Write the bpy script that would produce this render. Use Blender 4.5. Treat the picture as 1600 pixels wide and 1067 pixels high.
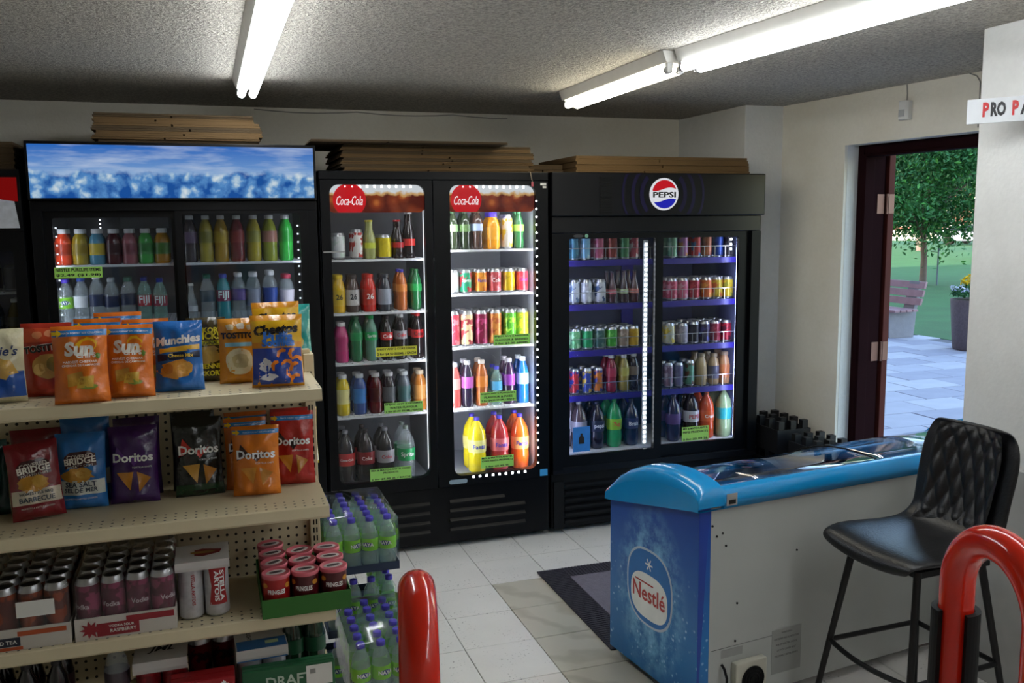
import bpy, bmesh, math, random
from mathutils import Vector, Matrix
random.seed(7)
for o in list(bpy.data.objects): bpy.data.objects.remove(o)
SC = bpy.context.scene
COL = SC.collection
PI = math.pi

# ------------------------------------------------------------------ camera, sky, sun, exposure
CAM_H = 1.74
cd = bpy.data.cameras.new('camera'); cam = bpy.data.objects.new('camera', cd); COL.objects.link(cam)
cd.sensor_width = 36.0; cd.lens = 36.0 * 1408.0 / 1600.0; cd.clip_start = 0.05; cd.clip_end = 400
def _camera_axes():
    f = 1408.0
    y = Vector((322 - 800, 354 - 533.5, f)).normalized()
    n = y.cross(Vector((1, -0.010, 0))).normalized()
    if n.y > 0: n = -n
    x = y.cross(n)
    return x, y, n
_x, _y, _z = _camera_axes()
right = Vector((_x.x, _y.x, _z.x)); down = Vector((_x.y, _y.y, _z.y)); fwd = Vector((_x.z, _y.z, _z.z))
M = Matrix((right, -down, -fwd)).transposed().to_4x4(); M.translation = (0, 0, CAM_H)
cam.matrix_world = M
SC.camera = cam

world = bpy.data.worlds.new('world'); SC.world = world; world.use_nodes = True
wn = world.node_tree; wn.nodes.clear()
wo = wn.nodes.new('ShaderNodeOutputWorld'); wb = wn.nodes.new('ShaderNodeBackground')
sky = wn.nodes.new('ShaderNodeTexSky'); sky.sky_type = 'NISHITA'; sky.sun_disc = False
sky.sun_elevation = math.radians(20); sky.sun_rotation = math.radians(265); sky.air_density = 1.2; sky.dust_density = 0.6
wb.inputs['Strength'].default_value = 1.1
wn.links.new(sky.outputs[0], wb.inputs['Color']); wn.links.new(wb.outputs[0], wo.inputs['Surface'])

sd = bpy.data.lights.new('sun', 'SUN'); sd.energy = 14.0; sd.angle = math.radians(0.6); sd.color = (1.0, 0.86, 0.66)
sun = bpy.data.objects.new('sun', sd); COL.objects.link(sun)
_d = Vector((math.cos(math.radians(20)), 0.10, -math.sin(math.radians(20))))   # light travels to +X, low behind the building
sun.rotation_euler = _d.to_track_quat('-Z', 'Y').to_euler()

SC.view_settings.view_transform = 'Standard'; SC.view_settings.look = 'None'
SC.view_settings.exposure = 0.0; SC.view_settings.gamma = 1.0
SC.view_settings.use_curve_mapping = False
TUBE_COOL, TUBE_WARM = 22.0, 17.0

# ------------------------------------------------------------------ materials
MATS = {}
def _nt(name):
    m = bpy.data.materials.new(name); m.use_nodes = True
    nt = m.node_tree; nt.nodes.clear()
    out = nt.nodes.new('ShaderNodeOutputMaterial')
    return m, nt, out
def N(nt, kind, **kw):
    n = nt.nodes.new(kind)
    for k, v in kw.items():
        if k in n.inputs: n.inputs[k].default_value = v
        else: setattr(n, k, v)
    return n
def L(nt, a, b): nt.links.new(a, b)
def rgba(c): return (c[0], c[1], c[2], 1.0)
def math_n(nt, op, a, b=None, c=None):
    n = nt.nodes.new('ShaderNodeMath'); n.operation = op
    for i, v in enumerate((a, b, c)):
        if v is None: continue
        if isinstance(v, (int, float)): n.inputs[i].default_value = v
        else: nt.links.new(v, n.inputs[i])
    return n.outputs[0]
def mix_c(nt, fac, a, b, blend='MIX'):
    n = nt.nodes.new('ShaderNodeMixRGB'); n.blend_type = blend
    for i, v in enumerate((fac, a, b)):
        if isinstance(v, (int, float)): n.inputs[i].default_value = v
        elif isinstance(v, (tuple, list)): n.inputs[i].default_value = rgba(v)
        else: nt.links.new(v, n.inputs[i])
    return n.outputs[0]
def coords(nt):
    t = nt.nodes.new('ShaderNodeTexCoord'); return t.outputs['Object']
def noise(nt, scale, detail=3, rough=0.5, vec=None):
    n = nt.nodes.new('ShaderNodeTexNoise'); n.inputs['Scale'].default_value = scale
    n.inputs['Detail'].default_value = detail; n.inputs['Roughness'].default_value = rough
    nt.links.new(vec if vec is not None else coords(nt), n.inputs['Vector'])
    return n.outputs['Fac']
def ramp(nt, fac, stops):
    r = nt.nodes.new('ShaderNodeValToRGB'); e = r.color_ramp.elements
    while len(e) < len(stops): e.new(0.5)
    for i, (p, c) in enumerate(stops): e[i].position = p; e[i].color = rgba(c)
    nt.links.new(fac, r.inputs[0]); return r.outputs[0]
def srgb(h):
    h = h.lstrip('#'); v = [int(h[i:i + 2], 16) / 255 for i in (0, 2, 4)]
    return tuple(((x + 0.055) / 1.055) ** 2.4 if x > 0.04045 else x / 12.92 for x in v)
def mat(name, col, rough=0.5, metal=0.0, var=0.12, vscale=14.0, bump=0.0, bscale=60.0, spec=0.5, coat=0.0, sub=None):
    """plain procedural surface: colour with a little noise, optional relief"""
    if name in MATS: return MATS[name]
    if isinstance(col, str): col = srgb(col)
    m, nt, out = _nt(name)
    p = nt.nodes.new('ShaderNodeBsdfPrincipled')
    f = noise(nt, vscale)
    c = mix_c(nt, f, tuple(x * (1 - var) for x in col), tuple(min(1, x * (1 + var)) for x in col))
    L(nt, c, p.inputs['Base Color'])
    p.inputs['Roughness'].default_value = rough; p.inputs['Metallic'].default_value = metal
    p.inputs['Specular IOR Level'].default_value = spec; p.inputs['Coat Weight'].default_value = coat
    if bump:
        b = nt.nodes.new('ShaderNodeBump'); b.inputs['Strength'].default_value = bump; b.inputs['Distance'].default_value = 0.01
        L(nt, noise(nt, bscale, 4), b.inputs['Height']); L(nt, b.outputs[0], p.inputs['Normal'])
    L(nt, p.outputs[0], out.inputs['Surface'])
    MATS[name] = m; return m
def emit(name, col, strength):
    if name in MATS: return MATS[name]
    if isinstance(col, str): col = srgb(col)
    m, nt, out = _nt(name)
    e = nt.nodes.new('ShaderNodeEmission'); e.inputs['Strength'].default_value = strength
    f = noise(nt, 3.0); L(nt, mix_c(nt, f, col, tuple(x * 0.97 for x in col)), e.inputs['Color'])
    L(nt, e.outputs[0], out.inputs['Surface']); MATS[name] = m; return m
def clear(name, tint=(1, 1, 1), gloss=0.08, rough=0.03, body=0.0, bodycol=(1, 1, 1), fres=1.35):
    """thin clear sheet: see-through with a fresnel gloss"""
    if name in MATS: return MATS[name]
    m, nt, out = _nt(name)
    t = nt.nodes.new('ShaderNodeBsdfTransparent'); t.inputs[0].default_value = rgba(tint)
    g = nt.nodes.new('ShaderNodeBsdfGlossy'); g.inputs['Roughness'].default_value = rough
    lw = nt.nodes.new('ShaderNodeLayerWeight'); lw.inputs[0].default_value = 0.5      # facing term, same from both sides
    f0 = ((fres - 1) / (fres + 1)) ** 2
    sch = math_n(nt, 'ADD', math_n(nt, 'MULTIPLY', math_n(nt, 'POWER', lw.outputs['Facing'], 4.0), 1 - f0), f0)
    nz = noise(nt, 25.0)
    fac = math_n(nt, 'ADD', sch, math_n(nt, 'MULTIPLY', nz, gloss))
    mx = nt.nodes.new('ShaderNodeMixShader'); L(nt, fac, mx.inputs[0]); L(nt, t.outputs[0], mx.inputs[1]); L(nt, g.outputs[0], mx.inputs[2])
    last = mx.outputs[0]
    if body:
        d = nt.nodes.new('ShaderNodeBsdfDiffuse'); d.inputs[0].default_value = rgba(bodycol)
        m2 = nt.nodes.new('ShaderNodeMixShader'); m2.inputs[0].default_value = body
        L(nt, last, m2.inputs[1]); L(nt, d.outputs[0], m2.inputs[2]); last = m2.outputs[0]
    L(nt, last, out.inputs['Surface']); MATS[name] = m; return m

BLACK = mat('black_enamel', '#050609', 0.38, spec=0.22, var=0.2)
BLACKM = mat('black_matte', '#08090b', 0.6, spec=0.25)
RIB = mat('black_louvre', '#090a0d', 0.42, spec=0.3)
WHITE = mat('white_plastic', '#d8d8d6', 0.4)
CHROME = mat('brushed_steel', '#b4b6ba', 0.28, 0.9)
CAPW = mat('cap_white', '#e2e2e2', 0.4)
PAPER = mat('paper_white', '#dcdcd6', 0.7)
INK = mat('black_ink', '#0c0c0c', 0.6)
RED = mat('signal_red', '#c4161c', 0.35)
WPRINT = mat('white_print', '#ececea', 0.45)

def wall_mat(name, base, stain):
    m, nt, out = _nt(name); p = nt.nodes.new('ShaderNodeBsdfPrincipled'); p.inputs['Roughness'].default_value = 0.72
    f = noise(nt, 1.6, 5, 0.6); c = mix_c(nt, ramp(nt, f, [(0.45, (0, 0, 0)), (0.75, (1, 1, 1))]), base, stain)
    f2 = noise(nt, 45, 3); c = mix_c(nt, 0.10, c, f2, 'MULTIPLY')
    L(nt, c, p.inputs['Base Color'])
    b = nt.nodes.new('ShaderNodeBump'); b.inputs['Strength'].default_value = 0.12; b.inputs['Distance'].default_value = 0.01
    L(nt, noise(nt, 70, 3), b.inputs['Height']); L(nt, b.outputs[0], p.inputs['Normal'])
    L(nt, p.outputs[0], out.inputs['Surface']); return m
WALL = wall_mat('painted_wall', srgb('#e4e0d4'), srgb('#d8d1c0'))
WALL2 = wall_mat('painted_wall_cool', srgb('#dcdcd9'), srgb('#cfcfcb'))

def ceiling_mat():
    m, nt, out = _nt('popcorn_ceiling'); p = nt.nodes.new('ShaderNodeBsdfPrincipled'); p.inputs['Roughness'].default_value = 0.9
    v = coords(nt)
    n1 = noise(nt, 60, 4, 0.65, v); n2 = noise(nt, 150, 2, 0.5, v)
    h = math_n(nt, 'ADD', n1, math_n(nt, 'MULTIPLY', n2, 0.6))
    c = ramp(nt, h, [(0.55, srgb('#8f8a80')), (0.95, srgb('#d6d0c4'))])
    L(nt, c, p.inputs['Base Color'])
    b = nt.nodes.new('ShaderNodeBump'); b.inputs['Strength'].default_value = 1.0; b.inputs['Distance'].default_value = 0.02
    L(nt, h, b.inputs['Height']); L(nt, b.outputs[0], p.inputs['Normal'])
    L(nt, p.outputs[0], out.inputs['Surface']); return m
CEIL = ceiling_mat()

def tile_mat(name, base, speck, vein=False):
    m, nt, out = _nt(name); p = nt.nodes.new('ShaderNodeBsdfPrincipled'); p.inputs['Roughness'].default_value = 0.32
    g = nt.nodes.new('ShaderNodeNewGeometry'); v = g.outputs['Position']
    big = noise(nt, 5, 4, 0.6, v)
    c = mix_c(nt, big, tuple(x * 0.9 for x in base), tuple(min(1, x * 1.05) for x in base))
    if vein:
        w = nt.nodes.new('ShaderNodeTexWave'); w.inputs['Scale'].default_value = 2.2; w.inputs['Distortion'].default_value = 9; w.inputs['Detail'].default_value = 4
        w.bands_direction = 'DIAGONAL'; L(nt, v, w.inputs['Vector'])
        c = mix_c(nt, ramp(nt, w.outputs['Fac'], [(0.0, (1, 1, 1)), (0.35, (0, 0, 0))]), c, speck)
    else:
        sp = ramp(nt, noise(nt, 90, 2, 0.5, v), [(0.63, (0, 0, 0)), (0.68, (1, 1, 1))])
        mask = ramp(nt, noise(nt, 9, 2, 0.5, v), [(0.45, (0, 0, 0)), (0.6, (1, 1, 1))])
        c = mix_c(nt, math_n(nt, 'MULTIPLY', math_n(nt, 'MULTIPLY', sp, mask), 0.8), c, speck)
    L(nt, c, p.inputs['Base Color']); L(nt, p.outputs[0], out.inputs['Surface']); return m
TILE_W = tile_mat('floor_tile_white', srgb('#dcd9d5'), srgb('#7b766f'))
TILE_G = tile_mat('floor_tile_stone', srgb('#bcb8aa'), srgb('#a8a394'), True)
GROUT = mat('grout', '#6f6a62', 0.9)

def card_mat(name, base):
    m, nt, out = _nt(name); p = nt.nodes.new('ShaderNodeBsdfPrincipled'); p.inputs['Roughness'].default_value = 0.85
    v = coords(nt); mp = nt.nodes.new('ShaderNodeMapping'); mp.inputs['Scale'].default_value = (6, 6, 260); L(nt, v, mp.inputs[0])
    f = noise(nt, 1.0, 3, 0.6, mp.outputs[0])
    L(nt, mix_c(nt, f, tuple(x * 0.6 for x in base), tuple(x * 1.25 for x in base)), p.inputs['Base Color'])
    L(nt, p.outputs[0], out.inputs['Surface']); return m
CARD = card_mat('cardboard', srgb('#6b5230')); CARD2 = card_mat('cardboard_dark', srgb('#4f3e26'))

def dots_mat(name, base, pitch, r, plane, x0=0.0, zlim=None):
    """painted steel with a punched grid of holes in the given plane; the holes read as dark discs"""
    m, nt, out = _nt(name); p = nt.nodes.new('ShaderNodeBsdfPrincipled'); p.inputs['Roughness'].default_value = 0.45
    s = nt.nodes.new('ShaderNodeSeparateXYZ'); L(nt, coords(nt), s.inputs[0])
    a = s.outputs[plane[0]]; b = s.outputs[plane[1]]
    fa = math_n(nt, 'SUBTRACT', math_n(nt, 'FRACT', math_n(nt, 'DIVIDE', math_n(nt, 'ADD', a, 50 * pitch), pitch)), 0.5)
    fb = math_n(nt, 'SUBTRACT', math_n(nt, 'FRACT', math_n(nt, 'DIVIDE', math_n(nt, 'ADD', b, 50 * pitch), pitch)), 0.5)
    d = math_n(nt, 'SQRT', math_n(nt, 'ADD', math_n(nt, 'MULTIPLY', fa, fa), math_n(nt, 'MULTIPLY', fb, fb)))
    hole = math_n(nt, 'LESS_THAN', d, r / pitch)
    if zlim is not None:
        hole = math_n(nt, 'MULTIPLY', hole, math_n(nt, 'LESS_THAN', b, zlim))
    n = noise(nt, 12); c = mix_c(nt, n, tuple(x * 0.9 for x in base), tuple(x * 1.06 for x in base))
    L(nt, mix_c(nt, hole, c, (0.012, 0.01, 0.008)), p.inputs['Base Color'])
    L(nt, p.outputs[0], out.inputs['Surface']); return m
CREAM = srgb('#cfc3a2')
SHELFM = mat('cream_steel', CREAM, 0.42, var=0.06)
PEG = dots_mat('pegboard_cream', CREAM, 0.0254, 0.0042, (0, 2))
DECKM = dots_mat('shelf_deck_cream', CREAM, 0.0254, 0.0034, (0, 1), zlim=0.085)

# ------------------------------------------------------------------ mesh helpers
class MB:
    def __init__(s): s.v = []; s.f = []; s.s = []
    def add(s, vs, fs, smooth=False):
        o = len(s.v); s.v += [tuple(p) for p in vs]
        s.f += [tuple(i + o for i in f) for f in fs]; s.s += [smooth] * len(fs); return s
    def box(s, x0, x1, y0, y1, z0, z1):
        return s.add([(x0, y0, z0), (x1, y0, z0), (x1, y1, z0), (x0, y1, z0), (x0, y0, z1), (x1, y0, z1), (x1, y1, z1), (x0, y1, z1)],
                     [(0, 3, 2, 1), (4, 5, 6, 7), (0, 1, 5, 4), (1, 2, 6, 5), (2, 3, 7, 6), (3, 0, 4, 7)])
    def lathe(s, prof, seg=18, c=(0, 0, 0), cap0=True, cap1=True, a0=0.0):
        vs = []; fs = []; n = len(prof)
        for r, z in prof:
            for k in range(seg):
                a = 2 * PI * k / seg + a0; vs.append((c[0] + r * math.cos(a), c[1] + r * math.sin(a), c[2] + z))
        for i in range(n - 1):
            for k in range(seg):
                k2 = (k + 1) % seg; fs.append((i * seg + k, i * seg + k2, (i + 1) * seg + k2, (i + 1) * seg + k))
        s.add(vs, fs, True)
        if cap0: s.add(vs[:seg], [tuple(range(seg - 1, -1, -1))])
        if cap1: s.add(vs[-seg:], [tuple(range(seg))])
        return s
    def tube(s, path, r, seg=12, closed=False, caps=True):
        path = [Vector(p) for p in path]; n = len(path); vs = []; fs = []
        rr = r if isinstance(r, (list, tuple)) else [r] * n
        up = Vector((0.3, 0.2, 1)).normalized(); prev = None
        for i, p in enumerate(path):
            if closed: t = path[(i + 1) % n] - path[i - 1]
            else: t = path[min(i + 1, n - 1)] - path[max(i - 1, 0)]
            t.normalize()
            if prev is None:
                a = t.cross(up)
                if a.length < 1e-3: a = t.cross(Vector((1, 0, 0)))
                a.normalize()
            else:
                a = prev - t * prev.dot(t); a.normalize()
            prev = a; b = t.cross(a)
            for k in range(seg):
                w = 2 * PI * k / seg; vs.append(p + (a * math.cos(w) + b * math.sin(w)) * rr[i])
        m = n if closed else n - 1
        for i in range(m):
            j = (i + 1) % n
            for k in range(seg):
                k2 = (k + 1) % seg; fs.append((i * seg + k, i * seg + k2, j * seg + k2, j * seg + k))
        s.add(vs, fs, True)
        if caps and not closed:
            s.add(vs[:seg], [tuple(range(seg - 1, -1, -1))]); s.add(vs[-seg:], [tuple(range(seg))])
        return s
    def prism(s, poly, axis, a, b, smooth=False):
        """extrude a 2-D outline (list of pairs) along an axis from a to b"""
        def P(u, v, w): return {0: (w, u, v), 1: (u, w, v), 2: (u, v, w)}[axis]
        n = len(poly); vs = [P(u, v, a) for u, v in poly] + [P(u, v, b) for u, v in poly]
        s.add(vs, [tuple(range(n)), tuple(range(2 * n - 1, n - 1, -1))])
        s.add(vs, [(i, i + n, (i + 1) % n + n, (i + 1) % n) for i in range(n)], smooth); return s
    def ring(s, outer, inner, y0, y1):
        """frame in XZ between two outlines with the same number of points"""
        n = len(outer); vs = []
        for y in (y0, y1):
            vs += [(x, y, z) for x, z in outer] + [(x, y, z) for x, z in inner]
        fs = []
        for i in range(n):
            j = (i + 1) % n; A, B = 0, 2 * n
            fs += [(A + i, A + j, A + n + j, A + n + i), (B + i, B + n + i, B + n + j, B + j),
                   (A + i, B + i, B + j, A + j), (A + n + i, A + n + j, B + n + j, B + n + i)]
        return s.add(vs, fs)
    def mesh(s, name, m=None, bevel=0.0, seg=2, fix=True):
        me = bpy.data.meshes.new(name); me.from_pydata(s.v, [], s.f)
        me.polygons.foreach_set('use_smooth', s.s)
        if fix or bevel:
            bm = bmesh.new(); bm.from_mesh(me)
            if bevel:
                bmesh.ops.remove_doubles(bm, verts=bm.verts, dist=1e-5)
                es = [e for e in bm.edges if len(e.link_faces) == 2 and e.calc_face_angle(0) > 0.6]
                bmesh.ops.bevel(bm, geom=es, offset=bevel, segments=seg, affect='EDGES', profile=0.6)
            if fix: bmesh.ops.recalc_face_normals(bm, faces=bm.faces)
            bm.to_mesh(me); bm.free()
        if m is not None: me.materials.append(m)
        return me
    def obj(s, name, m, parent=None, bevel=0.0, loc=None, fix=True):
        return link(name, s.mesh(name, m, bevel, fix=fix), parent, loc)
def link(name, me, parent=None, loc=None, m=None):
    o = bpy.data.objects.new(name, me); COL.objects.link(o)
    if parent is not None: o.parent = parent
    if loc is not None: o.location = loc
    if m is not None:
        o.material_slots[0].link = 'OBJECT'; o.material_slots[0].material = m
    return o
def tag(o, label, cat=None, group=None, kind=None):
    o['label'] = label
    if cat: o['category'] = cat
    if group: o['group'] = group
    if kind: o['kind'] = kind
    return o
def thing(name, label, cat, loc=(0, 0, 0), rotz=0.0, group=None):
    o = bpy.data.objects.new(name, None); COL.objects.link(o); o.empty_display_size = 0.05
    o.location = loc; o.rotation_euler = (0, 0, rotz); return tag(o, label, cat, group)
def struct(o, label=None):
    o['kind'] = 'structure'
    if label: o['label'] = label
    return o
def rrect(x0, x1, z0, z1, r, n=5):
    pts = []
    for cx, cz, a in ((x1 - r, z0 + r, -PI / 2), (x1 - r, z1 - r, 0), (x0 + r, z1 - r, PI / 2), (x0 + r, z0 + r, PI)):
        for k in range(n + 1):
            w = a + PI / 2 * k / n; pts.append((cx + r * math.cos(w), cz + r * math.sin(w)))
    return pts
def outer_like(x0, x1, z0, z1, n=5):
    pts = []
    for cx, cz in ((x1, z0), (x1, z1), (x0, z1), (x0, z0)): pts += [(cx, cz)] * (n + 1)
    # spread the corner copies a little along the edges so that no face collapses
    out = []
    e = 0.004
    for i, (cx, cz) in enumerate(((x1, z0), (x1, z1), (x0, z1), (x0, z0))):
        d_in = ((1, 0), (0, 1), (-1, 0), (0, -1))[i]; d_out = ((0, 1), (-1, 0), (0, -1), (1, 0))[i]
        for k in range(n + 1):
            t = k / n
            if t <= 0.5: q = (0.5 - t) * 2; out.append((cx - d_in[0] * e * q, cz - d_in[1] * e * q))
            else: q = (t - 0.5) * 2; out.append((cx + d_out[0] * e * q, cz + d_out[1] * e * q))
    return out

# flat lettering: built-in font outlines as 2-D meshes
_TXT = {}
def text2d(s, bold=0.0, shear=0.0, space=1.0):
    key = (s, bold, shear, space)
    if key in _TXT: return _TXT[key]
    cu = bpy.data.curves.new('lettering', 'FONT'); cu.body = s; cu.size = 1.0; cu.offset = bold; cu.shear = shear
    cu.space_character = space; cu.resolution_u = 2; cu.align_x = 'CENTER'; cu.fill_mode = 'FRONT'
    ob = bpy.data.objects.new('lettering', cu); me = bpy.data.meshes.new_from_object(ob)
    vs = [(v.co.x, v.co.y) for v in me.vertices]; fs = [tuple(p.vertices) for p in me.polygons]
    bpy.data.objects.remove(ob); bpy.data.curves.remove(cu); bpy.data.meshes.remove(me)
    xs = [v[0] for v in vs] or [0, 1]; ys = [v[1] for v in vs] or [0, 1]
    cx = (min(xs) + max(xs)) / 2; cy = (min(ys) + max(ys)) / 2
    vs = [(x - cx, y - cy) for x, y in vs]
    _TXT[key] = (vs, fs, max(xs) - min(xs), max(ys) - min(ys)); return _TXT[key]
def text_pts(s, width=None, height=None, bold=0.0, shear=0.0, rot=0.0, space=1.0):
    vs, fs, w, h = text2d(s, bold, shear, space)
    sx = width / w if width else height / h
    sy = height / h if height else sx
    c, si = math.cos(rot), math.sin(rot)
    return [(x * sx * c - y * sy * si, x * sx * si + y * sy * c) for x, y in vs], fs
def text_mb(mb, s, mapf, **kw):
    vs, fs = text_pts(s, **kw)
    return mb.add([mapf(x, z) for x, z in vs], fs)
def text_front(name, s, m, parent, cx, y, cz, **kw):
    """lettering on a wall-like plane facing -Y"""
    return text_mb(MB(), s, lambda x, z: (cx + x, y, cz + z), **kw).obj(name, m, parent, fix=False)

# ------------------------------------------------------------------ room shell
ZC = 2.43                      # ceiling
BY = 5.60                      # back wall
XL, YF = -2.8, -2.2            # hidden sides of the shop
PX0, PX1, PY = 3.095, 3.36, 4.79   # boxed pillar in the corner
RX0, RY0, RX1, RY1 = 3.36, 4.79, 3.50, 3.44   # right wall runs slightly askew
NX, NYE = 2.74, 2.69           # nearer stretch of the right wall, its far end

TS = 0.305; TX0 = 0.923; TY0 = 4.315
floor = struct(MB().box(XL, 3.9, YF, BY + 0.2, -0.06, -0.004).obj('floor', GROUT), 'pale square tile floor with dark joints')
tm = {}
for key, m in (('w', TILE_W), ('g', TILE_G)):
    tm[key] = MB().box(-TS / 2 + 0.0016, TS / 2 - 0.0016, -TS / 2 + 0.0016, TS / 2 - 0.0016, -0.012, 0.0).mesh('tile', m, bevel=0.0012, seg=1)
stone = {(1, -2), (1, -3), (2, -3), (2, -4), (1, -4), (2, -5), (1, -5), (2, -2)}
rest = MB()
for i in range(-13, 9):
    for j in range(-22, 5):
        cx = TX0 + (i + 0.5) * TS; cy = TY0 + (j + 0.5) * TS
        if cx < XL + .1 or cx > 3.8 or cy < YF + .1 or cy > BY: continue
        if -2 <= i <= 7 and -9 <= j <= 1:
            t = link('tile', tm['g' if (i, j) in stone else 'w'], floor, (cx, cy, random.uniform(-0.0006, 0.0006)))
        else:
            h = TS / 2 - 0.0016; rest.box(cx - h, cx + h, cy - h, cy + h, -0.012, 0)
r = rest.obj('tile_field', TILE_W, floor); r['kind'] = 'stuff'

struct(MB().box(XL - .2, 3.9, YF - .2, BY + .3, ZC, ZC + .15).obj('ceiling', CEIL), 'grey popcorn textured ceiling')
struct(MB().box(XL - .2, 3.9, BY, BY + .25, 0, ZC).obj('wall_back', WALL), 'off white wall behind the coolers')
struct(MB().box(PX0, 3.64, PY, BY, 0, ZC).obj('wall_corner', WALL2, bevel=0.004), 'boxed-out pillar in the corner')
struct(MB().box(XL - .25, XL, YF, BY, 0, ZC).obj('wall_left', WALL))
struct(MB().box(XL - .2, 3.2, YF - .25, YF, 0, ZC).obj('wall_front', WALL))
# nearer stretch of wall with its low ledge
struct(MB().box(NX, 3.9, YF, NYE, 0, ZC).obj('wall_near', WALL2, bevel=0.004), 'plain pale wall stretch with a sign')
struct(MB().box(NX - 0.03, NX, YF, NYE - 0.02, 0, 0.845).obj('baseboard_near', mat('ledge_grey', '#a9aaa8', 0.6), bevel=0.004), 'low grey ledge along the wall')

# right wall with the doorway, in a frame of its own: s runs from the pillar towards the viewer, n into the wall
_dir = Vector((RX1 - RX0, RY1 - RY0, 0)).normalized(); _nrm = Vector((-_dir.y, _dir.x, 0))
RW = Matrix.Translation((RX0, RY0, 0)) @ Matrix(((_dir.x, _nrm.x, 0), (_dir.y, _nrm.y, 0), (0, 0, 1))).to_4x4()
if _nrm.x < 0: raise SystemExit('wall frame')
D0, D1, DZ, WT = 0.515, 1.50, 2.155, 0.285
mb = MB()
mb.box(0, D0, 0, WT, 0, ZC).box(D1, 2.15, 0, WT, 0, ZC).box(D0, D1, 0, WT, DZ, ZC)
wr = struct(mb.obj('wall_right', WALL), 'off white wall around the open doorway'); wr.matrix_world = RW
BROWN = mat('door_brown', '#1e0d10', 0.85, var=0.3, vscale=6, spec=0.03)
fr = MB()
fr.box(D0, D0 + 0.045, 0.10, WT - .02, 0, DZ - .0).box(D1 - 0.045, D1, 0.10, WT - .02, 0, DZ).box(D0 + .045, D1 - .045, 0.10, WT - .02, DZ - 0.05, DZ)
fr.box(D0 + .045, D0 + 0.06, 0.10, 0.17, 0, DZ - .05).box(D0 + .045, D1 - .045, 0.10, 0.17, DZ - .065, DZ - .05)
door = struct(bpy.data.objects.new('door_1', None), 'dark brown door swung fully open outside'); COL.objects.link(door); door.matrix_world = RW
fr.obj('door_frame', BROWN, door, bevel=0.003)
# the leaf is folded back flat along the outside wall; only its hinge edge shows
leaf = MB().box(D0 - 0.80, D0 + 0.055, WT + 0.002, WT + 0.047, 0.01, DZ - .03).obj('door_leaf', mat('door_red_brown', '#4a1d18', 0.7, var=0.3, vscale=5, spec=.15), door, bevel=0.003)
for z in (1.83, 0.98, 0.22):
    h = MB().box(D0 + .0455, D0 + .0485, WT - .075, WT - .022, z - .055, z + .055).box(D0 + .055, D0 + .058, WT + .004, WT + .045, z - .055, z + .055)
    h.tube([(D0 + .056, WT - .01, z - .057), (D0 + .056, WT - .01, z + .057)], 0.007, 8)
    h.obj('hinge', mat('hinge_metal', '#6b4c44', 0.5, 0.5), door)
MB().box(D0 - 0.016, D0 + 0.002, 0.02, 0.10, 0.05, DZ).obj('trim_1', WALL2).matrix_world = RW
struct(bpy.data.objects['trim_1'], 'chipped plaster reveal beside the door frame')

# unseen block added above to shade the lawn, and the building's outer skin
UP = mat('building_brick', '#7a5a48', 0.85, var=0.25)
ub = struct(MB().box(-14, 3.95, -16, 24, ZC + .16, 15.5).obj('wall_shade_block', UP), 'unseen brick block added above the shop to shade the lawn')
ex = MB().box(3.62, 3.95, 5.05, 24, -.1, ZC + .16).box(3.22, 3.95, -16, YF - .3, -.1, ZC + .16)
struct(ex.obj('wall_outer', UP), 'outer brick skin of the building')

# ------------------------------------------------------------------ fluorescent ceiling lights
HOUS = mat('lamp_housing_white', '#c9c7c0', 0.5)
def tube_light(label, x, y0, y1, tubes, dx, em, rotz=0.0, pad=0.06):
    ln = y1 - y0
    t = thing('fluorescent_light', label, 'ceiling light', (x, y1, ZC), rotz, None)
    w = 0.065
    MB().prism([(-w, -0.001), (w, -0.001), (w * .72, -0.05), (-w * .72, -0.05)], 1, -ln, 0).obj('housing', HOUS, t, bevel=0.003)
    for k in range(tubes):
        xx = (k - (tubes - 1) / 2) * dx
        MB().tube([(xx, -0.035, -0.074), (xx, -ln + 0.035, -0.074)], 0.0185, 10).obj('lamp_tube', em, t)
        for yy in (-0.018, -ln + 0.018):
            MB().box(xx - .012, xx + .012, yy - .012, yy + .012, -0.088, -0.0495).obj('lamp_holder', WHITE, t, bevel=0.002)
            MB().tube([(xx, yy, -0.074), (xx, yy + (-0.017 if yy > -1 * ln / 2 else 0.017), -0.074)], 0.0178, 10).obj('tube_cap', CHROME, t)
    return t
COOL = emit('tube_cool_white', (0.93, 0.97, 1.0), TUBE_COOL)
WARM = emit('tube_warm_white', (1.0, 0.93, 0.74), TUBE_WARM)
tube_light('long twin-tube ceiling light above the snack shelves', 0.215, 2.12, 4.56, 2, 0.052, COOL)
tube_light('yellowish twin-tube ceiling light over the two-door cola cooler', 1.865, 3.36, 4.55, 2, 0.052, WARM, math.radians(-1))
tube_light('bright cool white twin-tube ceiling light nearest the doorway', 1.885, 0.905, 3.345, 2, 0.075, COOL, math.radians(4.5))
tube_light('twin-tube ceiling light over the shop counter, last of its row', 2.08, -1.75, 0.70, 2, 0.075, COOL, math.radians(4.5))

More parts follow.
